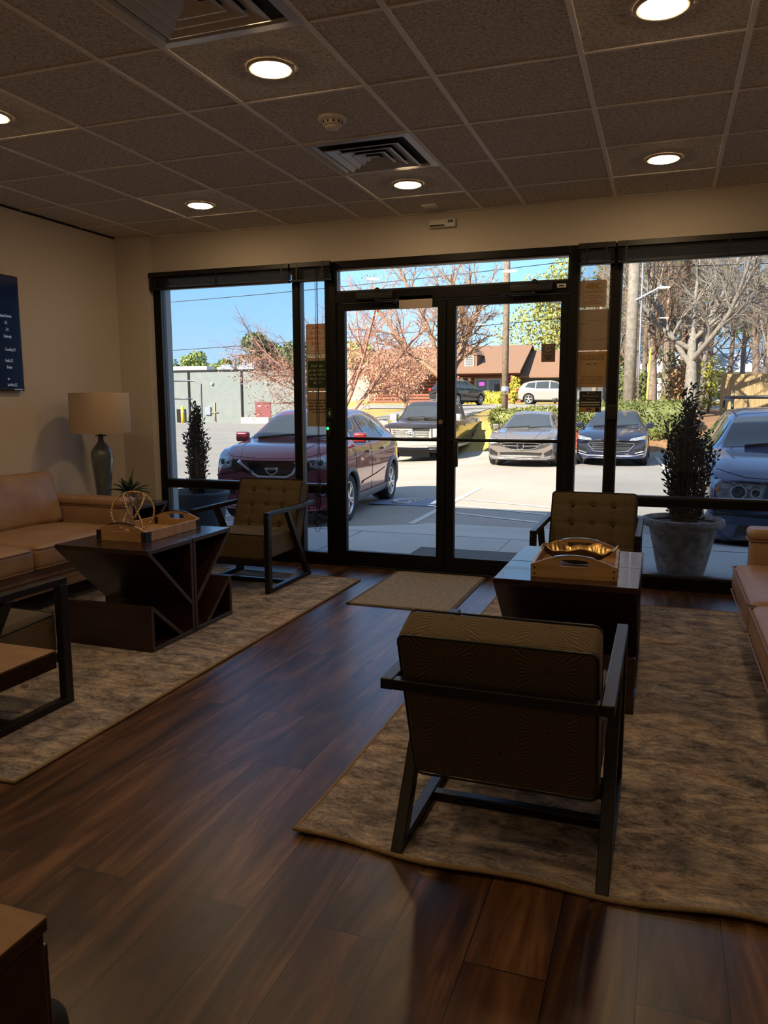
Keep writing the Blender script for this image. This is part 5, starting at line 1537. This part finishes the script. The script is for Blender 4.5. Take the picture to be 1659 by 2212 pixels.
# ================================================================ PLANTERS AGAINST THE GLASS
def leafblade(m, p, d, n, L, W):
    d = d.normalized(); s = d.cross(n)
    if s.length < 1e-4: s = d.orthogonal()
    s.normalize()
    q = p+d*L*.5
    m.add([p, q+s*W/2, p+d*L, q-s*W/2], [(0,1,2,3)])
def holly(label, loc, R, hgt, stems, pot_prof, pot_mat, spread, seed, z0):
    t = thing('potted_shrub', label, 'potted shrub', loc, 0, 'upright dark shrubs in pots outside the glass')
    m = MB(); m.lathe(pot_prof, 48, cap=False); m.build('pot', pot_mat, t)
    m = MB(); m.lathe([(R*.86,z0-.03),(0,z0-.02)], 24); m.build('soil', M['soil'], t)
    rnd = random.Random(seed); st = MB(); lv = MB()
    for k in range(stems):
        a = rnd.uniform(0,2*pi); r = spread*sqrt(rnd.random())
        x, y = r*cos(a)*1.0, r*sin(a)*.8
        top = z0+hgt*(1-.45*(r/spread)**1.6)*rnd.uniform(.80,1.0)
        lx = rnd.gauss(0,.02)
        pts = [(x*.55+(x*.45+lx)*q/5, y*.55+y*.45*q/5, z0-.03+(top-z0)*q/5) for q in range(6)]
        st.tube(pts, [.007-.001*q for q in range(6)], 5)
        nl = int((top-z0)/.0062)
        for i in range(nl):
            f = .04+.96*i/nl; b = f*5; j = min(4,int(b)); w = b-j
            p = Vector(pts[j]).lerp(Vector(pts[j+1]), w)
            th = i*2.4+k; el = rnd.uniform(.35,.95)
            d = Vector((cos(th)*cos(el), sin(th)*cos(el), sin(el)))
            p = p+Vector((rnd.gauss(0,.012),rnd.gauss(0,.012),0))
            leafblade(lv, p, d, Vector((rnd.uniform(-1,1),rnd.uniform(-1,1),.6)), rnd.uniform(.032,.052), rnd.uniform(.016,.024))
    st.build('stems', M['bark'], t); lv.build('foliage', M['holly'], t)
    return t
M['darkpot'] = plain('charcoal_resin_pot', (.055,.058,.065), .6, var=.1)
M['stonepot'] = plain('weathered_stone_pot', (.25,.175,.13), .85, var=.6, scale=14, bump=.4)
holly('narrow upright dark shrub in a smooth charcoal pot outside the left window', (-4.18,6.38,-.013), .30, .95, 22,
  [(.20,0),(.225,.04),(.27,.36),(.285,.44),(.30,.45),(.303,.475),(.296,.49),(.275,.488),(.262,.42)], M['darkpot'], .115, 4, .47)
holly('broad upright dark shrub in a tall weathered stone pot outside the right window', (.175,6.34,-.013), .30, 1.10, 36,
  [(.165,0),(.175,.03),(.215,.22),(.245,.36),(.262,.38),(.292,.385),(.300,.41),(.296,.44),(.27,.445),(.255,.41)], M['stonepot'], .185, 9, .43)

# ================================================================ TREES
def grow(m, rnd, p, d, L, r, lv, cf, tips):
    n = cf['seg'][lv]; pts = [p.copy()]; rad = [r]; dirs = [d.copy()]
    for i in range(n):
        d = (d + Vector((rnd.gauss(0,1),rnd.gauss(0,1),rnd.gauss(0,1)))*cf['wob'][lv] + Vector((0,0,cf['trop'][lv]))).normalized()
        p = p + d*(L/n); pts.append(p.copy()); dirs.append(d.copy()); rad.append(r*(1-(1-cf['tap'])*(i+1)/n))
    m[min(lv, len(m)-1)].tube(pts, rad, cf['sides'][lv], cap=(lv == 0))
    if lv == len(cf['seg'])-1:
        tips.append((pts[-1], dirs[-1])); return
    k = cf['kids'][lv]; az = rnd.uniform(0,2*pi)
    for j in range(k):
        t = cf['start'][lv]+(1-cf['start'][lv])*(j+rnd.random()*.7)/k
        t = min(t, .999); f = t*n; i = int(f); w = f-i
        q = pts[i].lerp(pts[i+1], w); dd = dirs[i+1]
        az += 2.4+rnd.uniform(-.4,.4); an = radians(rnd.uniform(*cf['ang'][lv]))
        o = dd.orthogonal().normalized(); o = Matrix.Rotation(az,3,dd) @ o
        nd = (dd*cos(an)+o*sin(an)).normalized()
        grow(m, rnd, q, nd, L*cf['ratio'][lv]*rnd.uniform(.75,1.1)*(1.12-.45*t), (r*(1-(1-cf['tap'])*t))*cf['rr'][lv], lv+1, cf, tips)
CF = dict(seg=(4,6,5,4,3), wob=(.05,.10,.12,.15,.18), trop=(.02,.07,.05,.03,.02), tap=.45, sides=(9,6,5,3,3), kids=(6,7,6,5), start=(.55,.22,.2,.15),
          ang=((22,48),(25,55),(25,60),(25,65)), ratio=(2.3,.50,.52,.50), rr=(.62,.55,.55,.6))
def tree_mesh(seed, L, r, cf, lean=(0,0)):
    tr, br = MB(), MB(); tips = []
    rnd = random.Random(seed)
    grow([tr, br, br, br, br] if len(cf['seg']) > 4 else [tr, br, br, br], rnd, Vector((0,0,-.15)), Vector((lean[0],lean[1],1)).normalized(), L, r, 0, cf, tips)
    return tr, br, tips
def tree(name, label, loc, seed, L, r, cf, bark, twig, leaf=None, nleaf=0, lsz=.1, group=None, zmax=99, lean=(0,0), cat='tree'):
    t = thing(name, label, cat, loc, 0, group)
    tr, br, tips = tree_mesh(seed, L, r, cf, lean)
    tr.build('trunk', bark, t); br.build('branches', twig, t)
    if leaf and nleaf:
        rnd = random.Random(seed+1); lv = MB()
        tt = [q for q in tips if q[0].z < zmax] or tips
        for k in range(nleaf):
            p, d = rnd.choice(tt)
            v = Vector((rnd.gauss(0,1),rnd.gauss(0,1),rnd.gauss(0,1)))
            leafblade(lv, p-d*rnd.uniform(0,.5)+v*.10, v, Vector((rnd.gauss(0,1),rnd.gauss(0,1),rnd.gauss(0,1))), lsz*rnd.uniform(.6,1.3), lsz*rnd.uniform(.4,.7))
        lv.build('leaves' if leaf not in (M['bud'],) else 'buds', leaf, t)
    return t
gz = ground_z
# big bare tree between the door leaves
cfA = dict(CF); cfA['kids'] = (7,9,8,6); cfA['ang'] = ((18,50),(25,55),(25,60),(25,65))
tree('bare_tree', 'big bare spreading tree rising behind the black pickup, in the middle of the doors', (-8.75,31.5,gz(-8.75,31.5)), 21, 2.7, .30, cfA, M['barkpale'], M['twig'], M['brownleaf'], 700, .10)
cfB = dict(CF); cfB['kids'] = (7,8,7,6); cfB['start'] = (.25,.2,.15,.1); cfB['ang'] = ((30,65),(25,60),(25,65),(25,65)); cfB['ratio'] = (3.3,.55,.55,.5)
tree('bare_tree', 'reddish budding tree with fine spreading twigs behind the red crossover', (-11.6,28.0,gz(-11.6,28.0)), 33, 1.75, .16, cfB, M['bark'], M['redtwig'], M['bud'], 5200, .085, zmax=3.0)
tree('bare_tree', 'low reddish shrubby tree near the dark house wall, left of the big bare tree', (-13.2,40.5,gz(-13.2,40.5)), 37, 1.1, .10, cfB, M['bark'], M['redtwig'], M['bud'], 4200, .14)
# right woodland
t = tree('bare_tree', 'large multi-stemmed grey tree in the right window behind the stone pot shrub', (.95,33.0,gz(.95,33.0)), 52, 3.4, .30, dict(cfA, ang=((14,60),(25,55),(25,60),(25,65))), M['barkpale'], M['barkpale'])
cfW = dict(seg=(10,5,4,3,2), wob=(.025,.10,.14,.18,.2), trop=(.04,.04,.03,.02,.02), tap=.30, sides=(8,5,3,3,3), kids=(22,7,5,4), start=(.18,.15,.15,.15), ang=((35,75),(25,60),(25,60),(25,65)), ratio=(.25,.52,.52,.55), rr=(.34,.55,.6,.65))
def wood_tree(label, loc, seed, L, r, bark, twig):
    return tree('woodland_tree', label, (loc[0],loc[1],gz(*loc)), seed, L, r, cfW, bark, twig, group='tall bare trees of the right woodland')
wa = wood_tree('tall straight pine trunk right of the pale utility pole', (-.46,34.5), 61, 13.0, .20, M['barkpine'], M['twig'])
wb = wood_tree('slim bare trunk between the pale pole and the pine trunk', (-1.0,40.0), 62, 12.0, .14, M['bark'], M['twig'])
wc = wood_tree('slender grey tree far right above the wooden fence', (4.6,41.0), 63, 13.0, .16, M['barkpale'], M['barkpale'])
rnd = random.Random(77); spots = []
for k in range(22):
    f = -.085+.25*(k+.5)/22; y = rnd.uniform(42,60)
    spots.append((f*y+rnd.uniform(-.5,.5), y))
spots.sort(key=lambda s: s[0]/s[1])
words = ['first','second','third','fourth','fifth','sixth','seventh','eighth','ninth','tenth','eleventh','twelfth','thirteenth','fourteenth','fifteenth','sixteenth','seventeenth','eighteenth','nineteenth','twentieth','twenty-first','twenty-second']
for k, (x, y) in enumerate(spots):
    src = (wa, wb, wc)[k % 3]
    copy_thing(src, 'bare tree deep in the right woodland, %s from the left of the back row' % words[k], (x, y, gz(x,y)), rnd.uniform(0,6))
def cloud(m, rnd, clumps, n, sz):
    tot = sum(c[1]**2 for c in clumps)
    for (c, r, sc) in clumps:
        for k in range(int(n*r*r/tot)):
            v = Vector((rnd.gauss(0,1),rnd.gauss(0,1),rnd.gauss(0,1))).normalized()
            q = r*rnd.uniform(.72,1.04)
            p = Vector((c[0]+v.x*q*sc[0], c[1]+v.y*q*sc[1], c[2]+v.z*q*sc[2]))
            w = (v+Vector((rnd.gauss(0,.7),rnd.gauss(0,.7),rnd.gauss(0,.7)))).normalized()
            s = sz*rnd.uniform(.6,1.3); o = w.orthogonal().normalized(); o = Matrix.Rotation(rnd.uniform(0,6.3),3,w) @ o; b = w.cross(o)
            m.add([p-o*s*.5, p-b*s*.3, p+o*s*.5, p+b*s*.3], [(0,1,2,3)])
def crown_tree(name, label, loc, seed, h, r, mt, n, sz, group=None, low=.35, cat='tree'):
    t = thing(name, label, cat, loc, 0, group)
    rnd = random.Random(seed); m = MB()
    m.tube([(0,0,-.2),(.02*h,0,h*.4),(0,.02*h,h*.85)], [h*.022,h*.017,h*.006], 7); m.build('trunk', M['bark'], t)
    cl = []
    for k in range(13):
        a = rnd.uniform(0,6.28); z = h*(low+(.92-low)*k/12); rr = r*(1-.55*abs((k/12)-.35)*1.5)*rnd.uniform(.5,.95)
        d = rr*.55; cl.append(((d*cos(a), d*sin(a), z), rr*.78, (1,1,.75)))
    m = MB(); cloud(m, rnd, cl, n, sz); m.build('foliage', mt, t)
    return t
# treetops behind the grey warehouse
gl = 'evergreen treetops behind the grey warehouse'
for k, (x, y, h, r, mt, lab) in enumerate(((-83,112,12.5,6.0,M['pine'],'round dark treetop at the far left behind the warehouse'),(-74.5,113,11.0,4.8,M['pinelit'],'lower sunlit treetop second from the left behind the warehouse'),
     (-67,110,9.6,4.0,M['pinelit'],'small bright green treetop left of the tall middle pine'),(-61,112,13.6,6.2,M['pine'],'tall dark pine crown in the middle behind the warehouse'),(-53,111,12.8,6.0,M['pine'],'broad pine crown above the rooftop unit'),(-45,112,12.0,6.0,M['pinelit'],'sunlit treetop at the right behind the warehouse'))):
    crown_tree('evergreen_tree', lab, (x,y,lot_z(x,y)), 100+k, h, r, mt, 11000, .5, gl)
crown_tree('evergreen_tree', 'yellow-green leafy tree above the right wing of the brown house', (-11.2,84,gz(-11,84)), 120, 14.5, 6.2, plain('yellow_green_tree_leaf', (.215,.225,.045), .6, var=.4, scale=4), 9000, .30)
crown_tree('evergreen_tree', 'green treetop behind the right end of the brown house', (-5.2,95,gz(-5,95)), 121, 11.5, 6.0, M['pinelit'], 6000, .4)
for k, (x, y, h, r, lab) in enumerate(((2.2,70,16,4.5,'dark pine crown high behind the slim trunks in the right window'),(-4.6,72,15,4.0,'dark pine crown behind the pale utility pole'),(8.0,66,17,5.0,'dark pine crown at the right end of the woodland'),(-1.2,64,13,3.2,'dark pine crown between the pole and the pine trunk'))):
    crown_tree('evergreen_tree', lab, (x,y,gz(x,y)), 140+k, h, r, M['pine'], 2600, .45, 'pine crowns of the right woodland')
# woodland underbrush
for k, (x, y, h, r, mt, lab) in enumerate(((-1.1,37.5,2.0,1.0,M['hedge'],'green understory bush left of the pine trunk'),(.35,37,2.9,1.1,M['hedge'],'ivy green bush right of the pine trunk'),(.75,36.3,3.0,.9,M['brownleaf'],'bush of withered brown leaves beside the multi-stemmed tree'),
     (1.9,39,2.6,1.2,M['lime'],'pale yellow-green bush left of the wooden fence'),(-2.1,39.5,2.2,1.0,M['hedge'],'green bush behind the black pickup label'))):
    crown_tree('woodland_bush', lab, (x,y,gz(x,y)), 160+k, h, r, mt, 900, .16, 'bushes along the woodland edge', .1, 'bush')
# ================================================================ HEDGES AND SHRUBS
def hedge(name, label, x0, x1, y0, y1, h, mt, n, sz, seed, cat='hedge', round_=False):
    cx, cy = (x0+x1)/2, (y0+y1)/2; z = gz(cx,cy) if not round_ else gz(cx,cy)
    t = thing(name, label, cat, (cx,cy,z-.25))
    rnd = random.Random(seed); m = MB(); hx, hy = (x1-x0)/2, (y1-y0)/2
    def dd(x,y,z_,hh): return (.08*sin(x*3.1+z_*5), .08*sin(x*4.3+y*7), .07*sin(x*2.7+y*5))
    c = MB(); c.rbox((0,0,(h+.25)/2),(2*hx*.95,2*hy*.9,(h+.25)*.95),min(.35,hy*.8,h*.45) if not round_ else min(hx,hy,h/2)*.9,(int(max(4,hx*6)),4,4),dd)
    core = c.build('inner_growth', mt, t, weld=True)
    vs = [Vector(v) for v in c.v]
    lv = MB()
    for f in c.f: pass
    for k in range(n):
        f = c.f[rnd.randrange(len(c.f))]; q = [vs[i] for i in f]
        a, b = rnd.random(), rnd.random(); p = q[0].lerp(q[1],a).lerp(q[3].lerp(q[2],a),b)
        nn = (q[1]-q[0]).cross(q[3]-q[0]).normalized() if (q[1]-q[0]).cross(q[3]-q[0]).length > 1e-9 else Vector((0,0,1))
        w = (nn+Vector((rnd.gauss(0,.6),rnd.gauss(0,.6),rnd.gauss(0,.6)))).normalized()
        leafblade(lv, p+nn*rnd.uniform(-.02,.05), w, Vector((rnd.gauss(0,1),rnd.gauss(0,1),rnd.gauss(0,1))), sz*rnd.uniform(.7,1.4), sz*.6)
    lv.build('leaves', mt, t)
    return t
hedge('hedge', 'clipped green hedge behind the dark navy sedan', -2.95,.95,27.0,28.5,.95,M['hedge'],5200,.10,1)
hedge('hedge', 'loose hedge between the black pickup and the grey sedan', -5.75,-3.2,26.9,28.2,.80,M['hedge'],3600,.11,2)
hedge('shrub', 'round yellow-green shrub between the red crossover and the pickup', -9.55,-8.35,26.2,27.3,1.05,M['lime'],2600,.10,3,'shrub',True)
hedge('shrub', 'small red-leaved shrub behind the navy sedan mirror', -2.75,-1.9,26.3,26.9,.55,M['redleaf'],1000,.08,4,'shrub',True)
hedge('shrub', 'row of clipped yellow shrubs below the house porch', -16.6,-11.9,61.0,62.0,.85,M['lime'],2600,.16,5,'shrub')
crown_tree('conical_shrub', 'conical yellow-green evergreen at the corner of the house porch', (-10.4,57.6,gz(-10.4,57.6)), 181, 2.05, .66, M['lime'], 1500, .16, None, .12, 'shrub')
# ================================================================ POLES, WIRES, FENCE
def pole(label, x, y, r, h, mt, kind='utility_pole'):
    t = thing(kind, label, 'pole', (x,y,gz(x,y)))
    m = MB(); m.tube([(0,0,-.3),(0,0,h*.5),(0,0,h)], [r,r*.9,r*.75], 14); m.build('shaft', mt, t)
    return t
p1 = pole('pale wooden utility pole standing behind the navy sedan', -1.27, 31.0, .235, 9.5, M['polewood'])
m = MB(); m.tube([(.31,-.1,-.2),(.31,-.1,1.9),(.29,-.1,9)], .035, 8); m.build('conduit', M['silver'], p1)
m = MB(); m.beam((.1,-.2,4.35),(.9,-.25,4.75), .05, .05); m.ball((.95,-.25,4.8), .07, 10, 6); m.build('bracket_arm', M['silver'], p1)
m = MB(); m.tube([(.62,-.5,-.3),(.66,-.4,1.0),(.70,-.2,2.6)], .035, 8); m.build('guy_guard', plain('yellow_guard', (.62,.55,.08), .5), p1)
m = MB(); m.tube([(.70,-.2,2.6),(.2,0,9)], .008, 5); m.build('guy_wire', M['iron'], p1)
p2 = pole('brown utility pole standing behind the grey sedan in the right door', -5.6, 29.0, .125, 9.0, M['poledark'])
m = MB(); m.tube([(0,0,.95),(0,0,1.25)], .15, 12); m.build('pole_band', M['silver'], p2)
def wire(label, a, b, sag, r=.02):
    m = MB(); A, B_ = Vector(a), Vector(b)
    m.tube([A.lerp(B_, k/24)-Vector((0,0,sag*4*(k/24)*(1-k/24)))-A for k in range(25)], r, 6)
    return tag(m.build('power_line', M['iron'], loc=a), label, 'cable', 'overhead power lines')
wire('upper power line crossing the sky in the left window', (-45,36,6.35), (-5.6,45,8.9), .35)
wire('lower power line crossing the sky in the left window', (-45,36,3.75), (-5.6,45,5.9), .35)
wire('thin power line crossing the woodland in the right window', (-1.27,31,6.2), (14,31,6.05), .1, .014)
t = thing('wooden_fence', 'tan board fence at the far right beyond the blue vehicle', 'fence', (2.2,36.0,gz(2.2,36)))
M['fencewood'] = wood('fence_boards', (.26,.18,.075), (.36,.26,.12), .8, 'z')
m = MB()
for k in range(42): m.box(k*.15, k*.15+.143, -.012+.004*(k%2), .012+.004*(k%2), .0, 1.70+.01*sin(k*2.1))
m.build('boards', M['fencewood'], t)
m = MB()
for z in (.35,1.35): m.box(0,6.3,.016,.06,z,z+.09)
m.build('fence_rails', M['fencewood'], t)
t = thing('mailbox_post', 'short post with a dark box in the grass behind the grey sedan', 'post', (-4.3,33.2,gz(-4.3,33.2)))
m = MB(); m.box(-.045,.045,-.045,.045,-.1,.62); m.build('post', M['poledark'], t)
m = MB(); m.rbox((0,0,.68),(.20,.34,.16),.05,2); m.build('box', M['black'], t)
t = thing('bollard', 'yellow bollard at the foot of the grey warehouse wall', 'bollard', (-58.2,86.0,lot_z(-58.2,86)))
m = MB(); m.lathe([(.22,0),(.22,2.0),(.15,2.12),(0,2.16)], 16); m.build('bollard_body', plain('safety_yellow', (.75,.55,.05), .6), t)
m = MB(); m.lathe([(.225,1.3),(.225,1.5)], 16); m.build('bollard_band', M['white'], t)
# ================================================================ BUILDINGS
M['whwall'] = plain('grey_green_warehouse_wall', (.20,.222,.21), .9, var=.08, scale=1.2)
M['maroon'] = plain('maroon_door_paint', (.20,.045,.05), .6)
t = thing('warehouse', 'long grey-green warehouse with a maroon door seen through the left window', 'building', (-48,88,-1.3))
m = MB(); m.box(-30,22,0,14,-.5,6.62); m.build('wall', M['whwall'], t)
m = MB(); m.box(-30.1,22.1,-.12,.1,6.50,6.72); m.build('roof_edge', M['iron'], t)
m = MB(); m.box(-30,22,.1,14,6.62,6.66); m.build('roof', M['road'], t)
for x in (-10.4,-2.6,6.5,15): m = MB(); m.box(x-.11,x+.11,-.16,0,.1,6.6); m.build('downpipe', M['iron'], t)
m = MB(); m.box(-.75,1.45,-.06,.02,.75,2.62); d_ = m.build('door', M['maroon'], t)
m = MB(); m.box(-.35,.05,-.075,-.055,2.05,2.2); m.build('door_sign', M['white'], d_)
m = MB(); m.box(-2.0,1.9,-1.5,0,-.5,.72); m.build('door_step', M['concrete'], t)
m = MB(); m.box(-12.4,-11.0,-.08,.02,.0,1.7); m.build('panel_door', M['iron'], t)
for x, z in ((-6.9,4.95),(1.0,4.9)):
    m = MB(); m.ball((x,-.15,z), .2, 10, 6); m.build('wall_lamp', M['white'], t)
m = MB(); m.tube([(-12.8,-.12,5.4),(-9.6,-.12,5.4),(-8.6,-.12,5.0),(-8.6,-.12,.6)], .06, 6); m.tube([(-13,-.12,3.1),(-10,-.12,3.1)], .05, 6); m.build('conduit', M['silver'], t)
m = MB(); m.box(-8.0,-7.2,-.25,0,1.0,2.0); m.build('meter_box', M['silver'], t)
m = MB(); m.tube([(-6.6,-.15,.2),(-6.6,-.15,2.6)], .07, 8); m.tube([(-7.1,-.15,1.3),(-6.1,-.15,1.3)], .06, 8); m.build('standpipe', plain('rusty_pipe', (.42,.33,.20), .8), t)
for x0, x1, z1, y, mt in ((-13.4,-8.3,.62,1.0,M['white']),(-6.3,-4.9,.75,1.2,M['silver']),(-7.6,-3.4,.48,2.5,M['white'])):
    m = MB(); m.box(x0,x1,y,y+2,6.66,6.66+z1); m.build('rooftop_duct', mt, t)
m = MB(); m.box(-2.8,-1.1,.6,3,6.66,8.0); u_ = m.build('rooftop_unit', M['silver'], t)
m = MB(); m.box(-1.1,-.1,.58,3,6.75,8.0); m.build('unit_grille', M['black'], u_)
m = MB(); m.box(-2.0,-1.3,.45,.6,7.2,7.5); m.build('unit_hood', M['white'], u_)
# log cabin style house
M['rooftile'] = plain('brown_shingle_roof', (.155,.092,.063), .9, var=.12, scale=14, bump=.3)
tl = NT('dark_red_log_wall'); v = tl.coords('Object'); wvn = tl.n('ShaderNodeTexWave', wave_type='BANDS', bands_direction='Z'); tl.l(v, wvn.inputs[0]); wvn.inputs['Scale'].default_value = 1.1
M['logs'] = tl.bsdf(tl.ramp(wvn.outputs[1], [(.2,(.05,.02,.015)),(.5,(.20,.075,.05))]), .8, 0, .3, tl.bump(wvn.outputs[1], .5, .05))
M['greywall'] = plain('dark_grey_siding', (.085,.085,.095), .8)
M['fasciaw'] = plain('pale_fascia', (.45,.42,.38), .7)
t = thing('log_house', 'brown-roofed log house with a dormer seen through the doors', 'building', (-16.0,66.0,gz(-14,64)))
m = MB(); m.box(-9,4.6,0,9,-.5,2.75); m.build('wall', M['logs'], t)
def gable(m, x0, x1, y0, y1, z0, z1, ov=.0):
    ym = (y0+y1)/2
    th = .14
    m.prism([(y0,z0),(ym,z1),(y1,z0),(y1,z0-th),(ym,z1-th),(y0,z0-th)], lambda a,b,c:(c,a,b), x0-ov, x1+ov)
m = MB(); gable(m,-9.5,4.9,-2.2,10,2.55,5.05); m.build('roof', M['rooftile'], t)
m = MB(); m.prism([(0,2.5),(4.0,4.4),(9,2.5)], lambda a,b,c:(c,a,b), 4.4,4.6); m.build('gable_end', M['greywall'], t)
m = MB(); m.box(4.6,11.2,.4,8.4,-.5,2.4); m.build('garage_wall', M['greywall'], t)
m = MB(); gable(m,4.62,11.6,-.5,9.2,2.2,4.55); m.build('garage_roof', M['rooftile'], t)
m = MB(); m.box(-.25,1.05,-1.0,1.5,2.9,4.05); m.prism([(-.4,4.0),(.4,4.65),(1.2,4.0)], lambda a,b,c:(a,c,b), -1.1, 2.6); dm = m.build('dormer', M['rooftile'], t)
m = MB(); m.box(.0,.8,-1.06,-1.0,3.05,3.95); m.build('dormer_window', M['fasciaw'], dm)
m = MB()
for k in range(5): m.box(.10,.70,-1.09,-1.06,3.15+.15*k,3.24+.15*k)
m.build('louvre', M['greywall'], dm)
m = MB(); m.box(-1.7,-.35,-.08,0,.1,2.15); dd_ = m.build('entry_door', M['white'], t)
m = MB(); m.box(-1.4,-.7,-.10,-.08,.5,1.95); m.build('door_glass', plain('door_wreath_green', (.10,.16,.10), .4), dd_)
m = MB(); m.box(.65,2.95,-.06,.02,.65,2.05); wd_ = m.build('window', M['fasciaw'], t)
m = MB(); m.box(.75,1.74,-.08,-.05,.75,1.95); m.box(1.86,2.85,-.08,-.05,.75,1.95); m.build('window_glass', M['autoglass'], wd_)
m = MB(); m.box(1.05,1.50,-.10,-.08,1.45,1.75); m.build('pink_sign', emitter('pink_neon', (1,.15,.8), 1.3), wd_)
m = MB(); m.box(-.35,4.2,-1.9,-1.8,.62,.74); m.box(-.35,4.2,-1.9,-1.8,.05,.15)
for x in (-.3,1.0,2.3,3.5,4.15): m.box(x-.06,x+.06,-1.92,-1.78,-.3,.74)
m.build('porch_rail', plain('porch_rail_wood', (.36,.20,.12), .8), t)
for x in (-.3,4.15): m = MB(); m.box(x-.08,x+.08,-1.95,-1.75,-.3,2.6); m.build('porch_post', M['logs'], t)
m = MB(); m.ball((.25,-.2,2.0), .15, 10, 6); m.build('porch_lamp', M['white'], t)
m = MB(); m.box(5.4,9.5,.36,.40,-.1,1.9); m.build('garage_door', M['iron'], t)
# pale house fragments beyond the woodland
t = thing('white_house', 'low white house half hidden beyond the woodland above the fence', 'building', (6.0,72,gz(6,72)))
m = MB(); m.box(-8,8,0,6,-.3,2.6); m.build('wall', plain('white_siding', (.72,.73,.75), .8), t)
m = MB(); gable(m,-8.5,8.5,-.6,6.6,2.5,4.1); m.build('roof', plain('pale_grey_roof', (.50,.50,.52), .8), t)
for x in (-5,-1.5,2,5.2): m = MB(); m.box(x,x+1.1,-.05,.02,.9,1.9); m.build('window', M['autoglass'], t)
